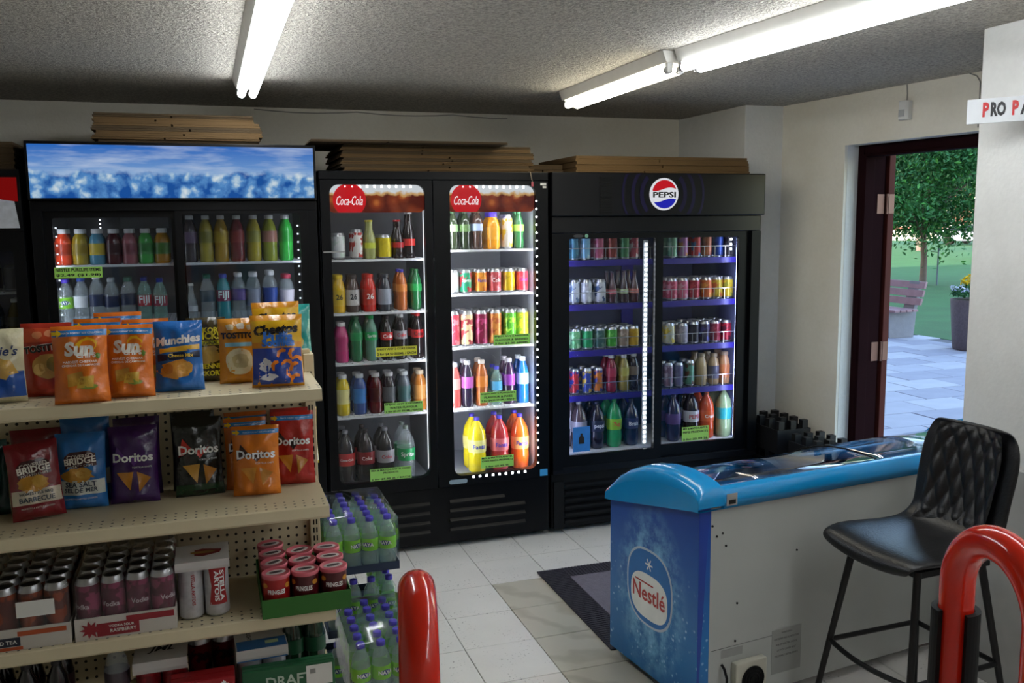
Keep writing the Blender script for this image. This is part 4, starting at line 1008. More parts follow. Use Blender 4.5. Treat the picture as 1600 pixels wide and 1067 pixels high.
# ------------------------------------------------------------------ chip bags
class Bag:
    def __init__(s, w, h, d, seed):
        s.w, s.h, s.d = w, h, d; rnd = random.Random(seed); s.p = [rnd.uniform(0, 6.28) for _ in range(8)]; s.tw = rnd.uniform(-.05, .05)
    def half(s, v): return s.w / 2 * (1 - .055 * math.sin(PI * min(max(v, 0), 1)) )
    def thick(s, u, v):
        v = min(max(v, 0), 1); u = min(max(u, -1), 1)
        e = max(0, min(v / .10, 1)); t = max(0, min((1 - v) / .14, 1))
        prof = math.sin(e * PI / 2) ** .8 * math.sin(t * PI / 2) ** .9 * (1.05 - .28 * v)
        a = max(0, 1 - abs(u) ** 2.6)
        b = s.d / 2 * prof * a ** .75
        wr = .0034 * prof * (math.sin(u * 7 + v * 9 + s.p[0]) + .8 * math.sin(v * 17 - u * 5 + s.p[1]) + .6 * math.sin(u * 13 + s.p[2]) * (abs(v - .5) * 2)) * a
        return b + wr
    def at(s, x, z, off=0.0):
        v = z / s.h; u = x / s.half(v)
        crimp = 0.0012 * math.sin(x * 420) * (1 if (v < .05 or v > .95) else 0)
        bend = s.tw * x * (v - .4) * .8
        return (x, -s.thick(u, v) - off + crimp + bend, z)
    def back(s, x, z):
        v = z / s.h; u = x / s.half(v); return (x, s.thick(u, v) * .8 + .0006 + s.tw * x * (v - .4) * .8, z)
    def shell(s):
        nu, nv = 14, 22; mb = MB(); F = []; B = []
        for j in range(nv + 1):
            v = j / nv; v = v + .035 * math.sin(2 * PI * v) * -.5
            for i in range(nu + 1):
                u = -1 + 2 * i / nu; x = u * s.half(v); z = v * s.h
                F.append(s.at(x, z)); B.append(s.back(x, z))
        n = nu + 1; fs = []
        for j in range(nv):
            for i in range(nu):
                a = j * n + i; fs.append((a, a + 1, a + n + 1, a + n))
        mb.add(F, fs, True); mb.add(B, [f[::-1] for f in fs], True)
        return mb
    def patch(s, u0, u1, v0, v1, off=.0011, slant=0.0):
        nu, nv = 12, max(2, int((v1 - v0) * 22)); mb = MB(); vs = []
        for j in range(nv + 1):
            v = v0 + (v1 - v0) * j / nv
            for i in range(nu + 1):
                u = u0 + (u1 - u0) * i / nu; vv = v + slant * u; vs.append(s.at(u * s.half(vv), vv * s.h, off))
        n = nu + 1
        return mb.add(vs, [(j * n + i, j * n + i + 1, (j + 1) * n + i + 1, (j + 1) * n + i) for j in range(nv) for i in range(nu)], True)
    def blob(s, uc, vc, ru, rv, off=.0016, n=14, poly=None, rot=0.0, rough=0.0, seed=0):
        """filled outline on the front: ellipse, or polygon in unit coordinates"""
        rnd = random.Random(seed); R = s.w / 2; mb = MB(); out = poly or [(math.cos(2 * PI * k / n) * (1 + rnd.uniform(-rough, rough)), math.sin(2 * PI * k / n) * (1 + rnd.uniform(-rough, rough))) for k in range(n)]
        dense = []
        m = len(out)
        for k in range(m):
            a, b = out[k], out[(k + 1) % m]; q = 3 if poly else 1
            for t in range(q): dense.append((a[0] + (b[0] - a[0]) * t / q, a[1] + (b[1] - a[1]) * t / q))
        m = len(dense); c, si = math.cos(rot), math.sin(rot); vs = []
        cxm = sum(p[0] for p in dense) / m; cym = sum(p[1] for p in dense) / m
        for f in (1, .66, .33):
            for x, y in dense:
                x2 = cxm + (x - cxm) * f; y2 = cym + (y - cym) * f
                X = x2 * ru * R; Z = y2 * rv * s.h; vs.append(s.at(uc * R + X * c - Z * si, vc * s.h + X * si + Z * c, off))
        vs.append(s.at(uc * R + (cxm * ru * R) * c - cym * rv * s.h * si, vc * s.h + cxm * ru * R * si + cym * rv * s.h * c, off))
        fs = []
        for l in range(2):
            for k in range(m): k2 = (k + 1) % m; fs.append((l * m + k, l * m + k2, (l + 1) * m + k2, (l + 1) * m + k))
        for k in range(m): fs.append((2 * m + k, 2 * m + (k + 1) % m, 3 * m))
        return mb.add(vs, fs, True)
    def text(s, st, uc, vc, wf, hf=None, off=.0026, **kw):
        mb = MB(); R = s.w / 2
        return text_mb(mb, st, lambda x, z: s.at(uc * R + x, vc * s.h + z, off), width=wf * s.w, height=hf * s.h if hf else None, **kw)
def foil(h):
    k = 'foil_' + h.lstrip('#')
    return mat(k, srgb(h), 0.22, 0.0, var=.14, vscale=18, bump=.55, bscale=24, spec=.6)
def pr(h): return mat('ink_' + h.lstrip('#'), srgb(h), 0.24, 0.0, var=.14, vscale=30, bump=.55, bscale=24, spec=.6)
TRI = [(-1, 1), (1, .75), (.1, -1)]
ZIG = [(-1, -.6), (-.72, 1), (.35, -.75), (1, .2), (.3, -.35), (-.62, .45)]
def chip_bag(label, x, y, z, w, h, d, col, spec, rz=0.0, lean=-7.0, group=None, seed=None, roll=0.0):
    seed = seed if seed is not None else int((x + 2) * 1000); b = Bag(w, h, d, seed)
    t = thing('chip_bag', label, 'chip bag', (x, y, z + .0008), 0, group); t.rotation_euler = (math.radians(lean), math.radians(roll), math.radians(rz))
    b.shell().obj('pouch', foil(col), t, fix=False)
    for e in spec:
        k = e[0]
        if k == 'band': b.patch(e[1], e[2], e[3], e[4], slant=e[6] if len(e) > 6 else 0).obj('colour_band', pr(e[5]), t, fix=False)
        elif k == 'blob': b.blob(e[1], e[2], e[3], e[4], n=16, rough=e[6] if len(e) > 6 else 0, seed=seed, off=e[7] if len(e) > 7 else .0016).obj('printed_shape', pr(e[5]), t, fix=False)
        elif k == 'poly': b.blob(e[1], e[2], e[3], e[4], poly=e[6], rot=e[7] if len(e) > 7 else 0, off=.0019).obj('printed_shape', pr(e[5]), t, fix=False)
        elif k == 'text':
            kw = dict(e[6]) if len(e) > 6 else {}
            b.text(e[1], e[2], e[3], e[4], off=kw.pop('off', .0030), **kw).obj('lettering', pr(e[5]), t, fix=False)
    return t
B6 = {'bold': .02}; B10 = {'bold': .035}
def sunspec(): return [
    ('band', -.99, .99, .865, .945, '#2a78b8'), ('text', 'SNACK FORMAT SIZE COLLATION', .1, .905, .72, '#e8e4d8', {'height': None} and {}),
    ('poly', -.78, .905, .2, .05, '#f0c81c', [(-1, .5), (0, .5), (0, 1), (1, 0), (0, -1), (0, -.5), (-1, -.5)]),
    ('blob', .28, .755, .34, .085, '#f2b81c', .25), ('blob', .30, .74, .26, .066, '#e8791c', 0, .0020),
    ('text', 'Sun', -.02, .70, .52, '#f4ece0', {'bold': .05, 'shear': .1}), ('text', 'CHIPS', .22, .615, .34, '#f4ece0', B10),
    ('text', 'HARVEST CHEDDAR', 0, .535, .60, '#f6e6d4', B6), ('text', 'CHEDDAR DE CAMPAGNE', .02, .49, .66, '#f6e6d4', B6),
    ('poly', -.2, .31, .34, .09, '#b8862c', [(-1, -.7), (-.6, 1), (1, .8), (.7, -1)], .3), ('poly', .15, .27, .34, .08, '#d2a83a', [(-1, -.7), (-.6, 1), (1, .8), (.7, -1)], .15),
    ('blob', .25, .21, .32, .035, '#8c9a3a', .1), ('blob', .62, .60, .09, .04, '#6a8a2c', .3)]
def snack_band(c='#2a78b8'): return [('band', -.99, .99, .885, .945, c), ('text', 'SNACK FORMAT SIZE COLLATION', .15, .915, .66, '#d8e0e4'), ('poly', -.8, .915, .16, .04, '#f0c81c', [(-1, .5), (0, .5), (0, 1), (1, 0), (0, -1), (0, -.5), (-1, -.5)])]
def doritos(tri='#c8862c', ring='#c82c20', word='Doritos'): return [
    ('poly', -.18, .60, .62, .15, ring, ZIG), ('text', word, .0, .60, .80, '#e8e8e6', {'bold': .03}),
    ('poly', -.25, .30, .34, .13, tri, TRI, .2), ('poly', .32, .27, .30, .12, '#b0741f', TRI, -.3), ('text', 'TORTILLA CHIPS', .35, .47, .38, '#d8d8d4')]
def bridge(c2, words): return [
    ('poly', 0, .66, .62, .105, '#3a1418', [(-1, .5), (-.6, 1), (.6, 1), (1, .5), (1, -1), (-1, -1)], .08), ('text', 'COVERED', .0, .70, .52, '#d8ccc0', {'bold': .02, 'rot': .08}), ('text', 'BRIDGE', .0, .645, .62, '#e4dcd0', {'bold': .03, 'rot': .08}),
    ('text', 'POTATO CHIPS', .02, .575, .5, '#d8d4cc', {'rot': .08}), ('blob', -.1, .46, .62, .10, '#b8842c', .2), ('blob', .15, .48, .3, .07, '#c89c40', .2, .0022),
    ('band', -.96, .96, .20, .385, c2), ('text', words[0], 0, .335, .62, '#2c3a4c', B6), ('text', words[1], 0, .26, .66, '#2c3a4c', B6), ('text', 'HOMESTYLE KETTLE COOKED', 0, .15, .62, '#e0d8d0')]
ZT, ZM = 1.307, .987
# top shelf
chip_bag('cream and blue potato chip bag at the end of the top shelf', -.512, 2.505, ZT, .130, .185, .05, '#cfc8a4', [('text', "Vickie's", .05, .70, .72, '#26345c', {'shear': .3, 'bold': .02}), ('band', -.98, .98, .08, .42, '#2a56a0'), ('blob', .1, .46, .6, .14, '#c8a04c', .2)], 6)
chip_bag('deep blue chip bag in front of the cream one', -.565, 2.455, ZT, .13, .165, .05, '#1f4a9c', [('blob', .2, .5, .5, .15, '#c8b060', .2)], -6)
chip_bag('red tortilla chip bag picturing salsa', -.408, 2.565, ZT, .122, .190, .045, '#a82e1c', [('band', -.98, .98, .74, .93, '#c84c2a'), ('blob', -.3, .84, .22, .05, '#e08a5c', .2), ('blob', .2, .86, .24, .05, '#e2936a', .2), ('blob', .55, .80, .2, .045, '#d87c50', .2),
    ('text', 'TOSTITOS', .02, .66, .88, '#141216', {'bold': .05, 'rot': .12, 'off': .0036}), ('text', 'TOSTITOS', .0, .665, .86, '#e8e0d8', {'bold': .075, 'rot': .12, 'off': .0028}), ('blob', .05, .42, .62, .17, '#b89048', .15), ('blob', .3, .45, .28, .10, '#7c6a2c', .3, .0022), ('blob', -.25, .38, .24, .08, '#d8b468', .2, .0022)], -4)
chip_bag('orange whole-grain chip bag standing foremost by the salsa bag', -.312, 2.435, ZT, .128, .192, .055, '#d8701a', sunspec(), 3, seed=11)
chip_bag('orange whole-grain chip bag next to the blue snack mix', -.206, 2.475, ZT, .122, .186, .055, '#d8701a', sunspec(), -5, seed=12)
chip_bag('orange whole-grain chip bag tucked behind two like it', -.166, 2.570, ZT, .116, .190, .032, '#cf6a1a', sunspec(), 4, seed=13)
chip_bag('orange whole-grain chip bag in the back rank', -.284, 2.545, ZT, .115, .198, .035, '#cf6a1a', sunspec(), -3, seed=14)
chip_bag('orange whole-grain chip bag against the pegboard', -.240, 2.635, ZT, .12, .205, .035, '#cf6a1a', sunspec(), 2, seed=15)
chip_bag('bright blue snack mix bag', -.086, 2.520, ZT, .124, .186, .055, '#1f66b4', [('text', 'Munchies', .0, .73, .90, '#e4e4e0', {'bold': .045, 'shear': .15, 'rot': .1}), ('poly', .05, .60, .8, .06, '#d8a82a', [(-1, -1), (-1, .2), (1, 1), (1, -.2)]), ('poly', 0, .50, .85, .07, '#16223c', [(-1, -1), (-1, .4), (1, 1), (1, -.4)]), ('text', 'Cheese Mix', .1, .51, .5, '#e4c43a', {'bold': .02}),
    ('blob', -.1, .30, .7, .14, '#c88a34', .25), ('blob', .3, .32, .3, .09, '#d8a048', .2, .0022), ('blob', -.42, .32, .22, .075, '#b8742a', .1, .0022)], -3)
chip_bag('brown and yellow hickory potato stick bag', -.014, 2.645, ZT, .105, .180, .035, '#3c3418', [('text', 'HICKORY', 0, .80, .84, '#d8cc2a', {'bold': .04}), ('text', 'STICKS', 0, .71, .74, '#d8cc2a', {'bold': .04}), ('band', -.98, .98, .565, .635, '#b8b41e'), ('text', 'ORIGINAL', 0, .60, .6, '#26280f', B6), ('blob', 0, .42, .85, .14, '#a88a3c', .12), ('text', 'JULIENNES', 0, .23, .84, '#d8cc2a', {'bold': .04}), ('text', 'HICKORY', 0, .13, .78, '#d8cc2a', {'bold': .04})], 2)
chip_bag('yellow tortilla chip bag with round chips', .070, 2.585, ZT, .112, .180, .045, '#c8841e', [('blob', -.4, .87, .2, .05, '#d8c8a0', .2), ('blob', .1, .88, .2, .05, '#d8d4c4', .2), ('blob', .55, .86, .18, .045, '#c8b890', .2), ('text', 'TOSTITOS', .05, .735, .9, '#141216', {'bold': .06}), ('band', -.7, .7, .565, .625, '#7cb4c8'), ('blob', 0, .34, .66, .21, '#c8c09c', .05), ('blob', .05, .35, .4, .12, '#b0a67c', .15, .0022)], -3)
CHE = [('band', -.98, .98, .62, .92, '#e0b01e'), ('text', 'Cheetos', -.02, .80, .84, '#141216', {'bold': .055, 'shear': .15, 'rot': .06}), ('text', 'Puffs', .05, .69, .55, '#2a6ac0', {'bold': .05}), ('text', 'Soufflés', .05, .615, .62, '#2a6ac0', {'bold': .05}), ('band', -.97, .97, .04, .54, '#1f3f98')]
CHE += [('poly', u, v, .2, .06, '#e07a1c', [(-1, -.6), (-.6, .6), (.4, 1), (1, .5), (.9, 0), (.2, .3), (-.4, -.1), (-.7, -1)], r) for u, v, r in ((.15, .47, .2), (.55, .46, .8), (.35, .33, -.4), (.62, .28, .3), (.45, .19, 1.2), (.65, .12, .1), (-.1, .30, .6), (.75, .38, -.7))] + [('blob', -.45, .30, .22, .09, '#c8c8d0', .3), ('blob', -.35, .14, .3, .05, '#d0d0d8', .3)]
chip_bag('yellow and blue cheese puff bag', .165, 2.490, ZT, .138, .194, .06, '#d8901c', CHE, -4)
chip_bag('yellow cheese puff bag peeking out behind another', .180, 2.655, ZT, .135, .216, .035, '#d8901c', CHE, 6, seed=77)
chip_bag('teal chip bag on the far side of the gondola', .238, 2.86, ZT, .12, .19, .05, '#1f8a84', [('blob', 0, .4, .5, .2, '#c8b060', .2)], 4)
# second shelf
chip_bag('dark green chip bag at the end of the middle shelf', -.592, 2.62, ZM, .125, .2, .05, '#12403a', [('blob', .1, .45, .5, .15, '#c8c0a0', .2)], 5)
chip_bag('dark red barbecue kettle chip bag standing in front', -.448, 2.545, ZM + .004, .125, .200, .055, '#7c1420', bridge('#cfc4b0', ('HOMESTYLE BBQ', 'BARBECUE')), 10, lean=-12, roll=-3)
chip_bag('dark red barbecue kettle chip bag standing behind its twin', -.465, 2.655, ZM, .125, .215, .05, '#6a1620', bridge('#cfc4b0', ('HOMESTYLE BBQ', 'BARBECUE')), 4, seed=31)
chip_bag('blue sea salt kettle chip bag', -.352, 2.612, ZM, .125, .205, .055, '#1f6ab0', bridge('#cfd4cc', ('SEA SALT', 'SEL DE MER')), -3, lean=-5)
chip_bag('blue sea salt kettle chip bag behind its twin', -.345, 2.678, ZM, .125, .238, .045, '#1f62a4', bridge('#cfd4cc', ('SEA SALT', 'SEL DE MER')), 0, seed=32, lean=-2)
chip_bag('purple tortilla chip bag', -.222, 2.615, ZM, .128, .212, .055, '#3a1458', doritos(ring='#5a2a80'), -3)
chip_bag('purple tortilla chip bag behind its twin', -.214, 2.684, ZM, .122, .224, .04, '#32124c', doritos(ring='#5a2a80'), 3, seed=33, lean=-2)
chip_bag('black tortilla chip bag with green base', -.052, 2.622, ZM, .132, .220, .045, '#0e1410', doritos('#b88a34', '#c02c24') + [('band', -.98, .98, .03, .16, '#12361c')], 4)
chip_bag('black tortilla chip bag leaning against the pegboard', -.066, 2.690, ZM, .12, .228, .04, '#0e1412', doritos('#b88a34', '#c02c24'), 0, seed=34, lean=-2)
chip_bag('orange tortilla chip bag with blue top band', .100, 2.570, ZM, .130, .196, .055, '#d0741a', doritos('#d89430', '#3a1a10') + snack_band(), -5)
chip_bag('orange tortilla chip bag behind its twin', .078, 2.648, ZM, .120, .204, .030, '#c46818', doritos('#d89430', '#3a1a10') + snack_band(), 3, seed=35)
chip_bag('dark orange tortilla chip bag against the pegboard', .080, 2.698, ZM, .120, .214, .022, '#b45c16', doritos('#d89430', '#3a1a10') + snack_band(), 0, seed=36, lean=-2)
chip_bag('red tortilla chip bag beside the upright', .207, 2.645, ZM, .124, .214, .045, '#a8241c', doritos('#d08a2c', '#1c0c0c') + snack_band(), -6)
chip_bag('red tortilla chip bag behind its twin', .205, 2.70, ZM, .11, .216, .022, '#98201a', doritos('#d08a2c', '#1c0c0c') + snack_band(), 0, seed=37, lean=-1)
chip_bag('red and yellow chip bag on the far side of the gondola', .245, 2.86, ZM, .12, .18, .05, '#c8b428', [('band', -.98, .98, .75, .97, '#b0202a'), ('band', -.98, .98, .05, .35, '#d8d8d4')], 0)
chip_bag('blue chip bag on the far side of the gondola', .245, 2.93, ZM, .12, .27, .05, '#1c6a90', [], 0, lean=0)

# ------------------------------------------------------------------ canned drinks on the third shelf
ZL = .700
FILM = clear('shrink_film', (0.97, 0.97, 0.97), 0.10, 0.12, fres=1.3)
def film_box(label, x0, x1, y0, y1, z0, z1, cat='wrap', m=FILM, host=None):
    """loose crinkled shrink film over a pack: front, top and sides, open below"""
    c0 = Vector(((x0 + x1) / 2, (y0 + y1) / 2, z0))
    t = host or thing('shrink_wrap', label, cat, c0)
    w, d, h = (x1 - x0) / 2, (y1 - y0) / 2, z1 - z0; r = random.Random(int(x0 * 999)); mb = MB(); n = 10
    def j(): return r.uniform(-.0018, .0018)
    ring = []
    for k in range(4 * n):
        s, u = divmod(k, n); u = -1 + 2 * u / n
        ring.append([(u * w, -d), (w, u * d), (-u * w, d), (-w, -u * d)][s])
    lv = [0, .2, .4, .6, .8, .94, 1.0]; vs = []
    for q in lv:
        f = 1.0 if q < .94 else (.985 if q < 1 else .94)
        vs += [(x * f + j(), y * f + j(), h * q) for x, y in ring]
    m4 = 4 * n; fs = []
    for l in range(len(lv) - 1):
        for k in range(m4): k2 = (k + 1) % m4; fs.append((l * m4 + k, l * m4 + k2, (l + 1) * m4 + k2, (l + 1) * m4 + k))
    fs.append(tuple((len(lv) - 1) * m4 + k for k in range(m4)))
    mb.add(vs, fs, True); mb.obj('film', m, t, fix=False, loc=(c0 - host.location) if host else None); return t
def tray(name_label, x0, x1, y0, y1, z0, h, col, th=.0025, name='can_tray', cat='tray'):
    t = thing(name, name_label, cat, ((x0 + x1) / 2, y0, z0 + .0005)); w = (x1 - x0) / 2; d = y1 - y0; m = mat('tray_' + col[1:], col, .6, var=.08)
    MB().box(-w, w, 0, d, 0, th).obj('bottom', m, t); MB().box(-w, w, 0, th, th, h).obj('front_wall', m, t); MB().box(-w, w, d - th, d, th, h).obj('back_wall', m, t)
    MB().box(-w, -w + th, th, d - th, th, h).obj('side_wall', m, t); MB().box(w - th, w, th, d - th, th, h).obj('side_wall', m, t); return t
t2 = tray('white can tray with raspberry red print', -.366, -.124, 2.405, 2.716, ZL, .058, '#c4bfb8')
MB().box(.0, .115, -.0012, 0, .036, .052).obj('red_stripe', mat('raspberry_red', '#8c1c28', .5), t2)
MB().box(-.07, .03, -.0010, 0, .006, .040).obj('red_block', MATS['raspberry_red'], t2)
MB().prism([(-.085 + (.026 if k % 2 else .014) * math.cos(2 * PI * k / 18), .027 + (.024 if k % 2 else .012) * math.sin(2 * PI * k / 18)) for k in range(18)], 1, -.0016, -.0011).obj('splash', MATS['raspberry_red'], t2)
text_front('lettering', 'VODKA SOUR', PAPER, t2, -.012, -.0020, .031, width=.06, bold=.02); text_front('lettering', 'RASPBERRY', PAPER, t2, -.008, -.0020, .019, width=.062, height=.009, bold=.02)
for i in range(4):
    for k in range(5):
        product('slim', (-.366 + .0321 + i * .0593, 2.405 + .0325 + k * .0605, ZL + .0035), 'raspberry purple can packed in the white raspberry tray', 'raspberry cans in their tray', '#5c2038', art='#8c3a5c', text='Vodka' if k == 0 else None, tcol='#c8bcc4', rotz=(i - 1.5) * .4)
film_box(None, -.3665, -.1235, 2.4045, 2.7105, ZL + .0575, ZL + .166, host=t2)
t1 = tray('white can tray with orange stripe and dark lettering', -.615, -.374, 2.405, 2.716, ZL, .056, '#bdb8b0')
MB().box(.0, .11, -.0012, 0, .036, .048).obj('orange_stripe', mat('stripe_orange', '#a84a20', .5), t1); MB().box(-.11, .005, -.0010, 0, .012, .034).obj('navy_block', mat('navy_ink', '#161a2c', .5), t1)
MB().box(-.11, .01, -.0010, 0, .002, .010).obj('orange_block', MATS['stripe_orange'], t1)
text_front('lettering', 'HARD ICED TEA', PAPER, t1, -.052, -.0020, .023, width=.10, bold=.02)
for i in range(4):
    for k in range(5):
        product('slim', (-.615 + .0321 + i * .0590, 2.405 + .0325 + k * .0605, ZL + .0035), 'orange-red can packed in the orange-striped tray', 'orange-red cans in their tray', '#5c2a24', art='#8c3c1c', rotz=i * .5)
film_box(None, -.6155, -.3735, 2.4045, 2.7105, ZL + .0555, ZL + .164, host=t1)
pk = MB().box(-.043, .043, -.0012, 0, .085, .125).obj('paper_sticker', PAPER, t1, loc=(.045, -.0045, 0))
# four tall beer cans under a white cardboard carrier
def four_pack(label_can, label_top, group, x, y, z, can, art, topm, text=None, tcol=None, sc=.84, extra=None, sleeve=.048, rz=0.0):
    r = .0345 * sc / .84 * .86; R = Matrix.Rotation(rz, 3, 'Z')
    for i in (-1, 1):
        for k in (-1, 1):
            p = R @ Vector((i * .0325, k * .0325, 0))
            product('tall', (x + p.x, y + p.y, z + .0006), label_can, group, can, art=art, scale=sc, sx=.9, text=text if k < 0 else None, tcol=tcol, rotz=rz)
    hh = .189 * sc
    t = thing('can_carrier', label_top, 'carrier', (x, y, z + hh + .0015), rz)
    w = .0685
    MB().box(-w, w, -w, w, .0005, .003).obj('top_panel', topm, t)
    MB().prism([(-w, 0.003), (-w - .001, -sleeve * .65), (-w + .002, -sleeve), (-w + .003, 0)], 0, -w, w).obj('front_flap', topm, t)
    MB().prism([(w, 0.003), (w + .001, -sleeve * .65), (w - .002, -sleeve), (w - .003, 0)], 0, -w, w).obj('back_flap', topm, t)
    return t
WCARD = mat('carrier_white', '#c6c4c2', .55, var=.06)
st = four_pack('silver beer can with upright red lettering in white carrier', 'white cardboard carrier holding four silver and red beer cans', 'silver and red beer cans', -.055, 2.50, ZL, '#b8b8bc', None, WCARD, sleeve=.022)
MB().prism([(-.02, -.02), (.0, -.03), (.045, -.012), (.05, .012), (.0, .028), (-.02, .02)], 2, .0031, .0036).obj('printed_emblem', mat('emblem_red', '#7c1a20', .5), st)
MB().prism([(-.03, -.006), (.02, -.010), (.035, 0), (.02, .010), (-.03, .006)], 2, .0037, .004).obj('printed_emblem', mat('emblem_gold', '#8c6a2c', .5), st)
for cx_, big in ((-.0325, False), (.0325, True)):
    rr = .0345 * .9 + .0012; mb = MB(); zc = ZL + .075
    bxx = -.055 + cx_; byy = 2.50 - .0325
    def onc(a, zz, off=0): return ((rr + off) * math.sin(a), -(rr + off) * math.cos(a), zz)
    # red printed panel and upright lettering belong to the front can itself
    cans = [o for o in bpy.data.objects if o.type == 'EMPTY' and o.get('group') == 'silver and red beer cans' and abs(o.location.x - bxx) < .001 and abs(o.location.y - byy) < .001]
    c = cans[0]
    if big:
        vs = []; n = 8
        for k in range(n + 1):
            q = -1 + 2 * k / n; zz = .088 + q * .052; wdt = (.55 + .22 * abs(q)) * 1.0
            for a in (-wdt, -wdt / 2, 0, wdt / 2, wdt): vs.append(onc(a + .15, zz))
        m5 = MB().add(vs, [(5 * k + i, 5 * k + i + 1, 5 * k + 6 + i, 5 * k + 5 + i) for k in range(n) for i in range(4)], True)
        o = m5.obj('red_panel', mat('beer_red', '#9c1c20', .4), c, fix=False); o.scale = (1 / .9, 1 / .9, 1 / .84)
        for s_, da in (('STELLA', .30), ('ARTOIS', -.12)):
            v2, f2 = text_pts(s_, width=.085, height=.012, bold=.03, rot=-PI / 2)
            o = MB().add([onc(x / rr + .15 + da, z2 + .088, .0012) for x, z2 in v2], f2).obj('lettering', WPRINT, c, fix=False); o.scale = (1 / .9, 1 / .9, 1 / .84)
    else:
        v2, f2 = text_pts('STELLA ARTOIS', width=.085, height=.009, bold=.02, rot=-PI / 2)
        o = MB().add([onc(x / rr + .2, z2 + .085, .0012) for x, z2 in v2], f2).obj('lettering', mat('beer_red', '#9c1c20', .4), c, fix=False); o.scale = (1 / .9, 1 / .9, 1 / .84)

# stacked-chip tubes in a green tray
PT0 = .090
tr = tray('green cardboard tray holding red snack tubes', PT0, .326, 2.378, 2.70, ZL, .052, '#2c6a24')
SNK = {}
SNK['body'] = MB().lathe([(.034, 0), (.0355, .002), (.0355, .1), (.036, .102)], 22).mesh('body', RED)
SNK['lid'] = MB().lathe([(.0375, .0985), (.038, .100), (.038, .108), (.036, .1095), (.035, .108), (.0, .108)], 22, cap1=False).mesh('lid', RED)
LIDM = mat('lid_pink', '#c8606c', .35, var=.08); SEAL = mat('seal_white', '#c8bcb8', .5); DARK = mat('seal_dark', '#3a3032', .5)
_mb = MB(); _n = 20; _mb.add([(.027 * math.cos(2 * PI * k / _n), .017 * math.sin(2 * PI * k / _n), .1086) for k in range(_n)], [tuple(range(_n))]); SNK['lid_print'] = _mb.mesh('lid_print', SEAL)
_mb = MB(); _mb.add([(.019 * math.cos(2 * PI * k / 8) * (1 + .25 * (k % 2)), .008 * math.sin(2 * PI * k / 8), .1090) for k in range(8)], [tuple(range(8))]); SNK['lid_mark'] = _mb.mesh('lid_mark', DARK)
_R = .0362
_mb = MB(); text_mb(_mb, 'PRINGLES', lambda x, z: ((_R + .001) * math.sin(x / _R), -(_R + .001) * math.cos(x / _R), .066 + z), width=.046, height=.013, bold=.03); SNK['lettering'] = _mb.mesh('lettering', WPRINT, fix=False)
def chipspot(a0, z0, r, m):
    vs = [((_R + .0006) * math.sin(a0 + r / _R * math.cos(w)), -(_R + .0006) * math.cos(a0 + r / _R * math.cos(w)), z0 + r * .8 * math.sin(w)) for w in [2 * PI * k / 10 for k in range(10)]]
    return MB().add(vs, [tuple(range(10))]).mesh('chip_picture', m, fix=False)
SNK['chip_a'] = chipspot(-.9, .082, .009, mat('chip_gold', '#c8882c', .5)); SNK['chip_b'] = chipspot(.9, .080, .009, MATS['chip_gold'])
def snack_tube(x, y, col, label, group, rz, zoff=0):
    t = thing('snack_tube', label, 'snack tube', (x, y, ZL + .0035 + zoff), rz, group)
    link('body', SNK['body'], t, m=mat('tube_' + col[1:], col, .35, var=.12)); link('lid', SNK['lid'], t, m=LIDM)
    lp = link('lid_print', SNK['lid_print'], t); lp.rotation_euler = (0, 0, .3); lm = link('lid_mark', SNK['lid_mark'], t); lm.rotation_euler = (0, 0, .3)
    for k in ('lettering', 'chip_a', 'chip_b'): link('lettering' if k == 'lettering' else 'chip_picture', SNK[k], t)
for i in range(3):
    for k in range(4 if i == 0 else 3):
        red = (i == 0)
        snack_tube(PT0 + .0412 + i * .0768, 2.378 + .042 + k * .0768, '#a81c1c' if red else '#541018', ('bright red stacked-chip tube, ' + ['first', 'second', 'third', 'last'][k] + ' in its file of the green tray') if red else 'maroon stacked-chip tube in the ' + ['front', 'second', 'rear'][k] + (' row, middle file of the green tray' if i == 1 else ' row, outer file of the green tray'), 'red snack tubes' if red else 'maroon snack tubes', (i - 1) * -.15 + random.uniform(-.25, .25))

# bottom visible shelf: dim beer packs
ZB = .43
p1 = four_pack('red beer can under a scribbled white carrier', 'white carrier with black scribbled lettering over red beer cans', 'red beer cans', -.175, 2.52, ZB, '#8c1820', '#6c1016', WCARD, sc=.86, sleeve=.030)
text_mb(MB(), 'JML', lambda x, z: (x, z, .0033), width=.07, bold=.02, shear=.3).obj('lettering', INK, p1, fix=False)
p2 = four_pack('silver beer can with red script under a blue carrier', 'white and blue carrier over silver beer cans', 'silver beer cans with script', .085, 2.50, ZB, '#b0b2b8', None, WCARD, text='Coors', tcol='#a82030', sc=.86, sleeve=.030, rz=math.radians(2))
MB().box(-.0665, .0665, -.0675, -.0658, -.030, .003).obj('blue_edge', mat('carrier_blue', '#2a6aa8', .5), p2); MB().box(-.0655, .0655, -.0655, -.01, .0031, .0036).obj('blue_band', MATS['carrier_blue'], p2)
text_mb(MB(), 'LIGHT', lambda x, z: (x * 0 + z - .03, -x + .012, .0040), width=.05, height=.012, bold=.02).obj('lettering', INK, p2, fix=False)
MB().box(.01, .045, -.045, -.025, .0037, .0041).obj('barcode', mat('barcode_pale', '#b8d0a0', .6), p2)
p3 = four_pack('dark red and black beer can at the back of the low shelf', 'white lettered carrier over dark red beer cans', 'dark red beer cans', -.045, 2.60, ZB, '#5c1014', '#1c1012', WCARD, sc=.9, sleeve=.0)
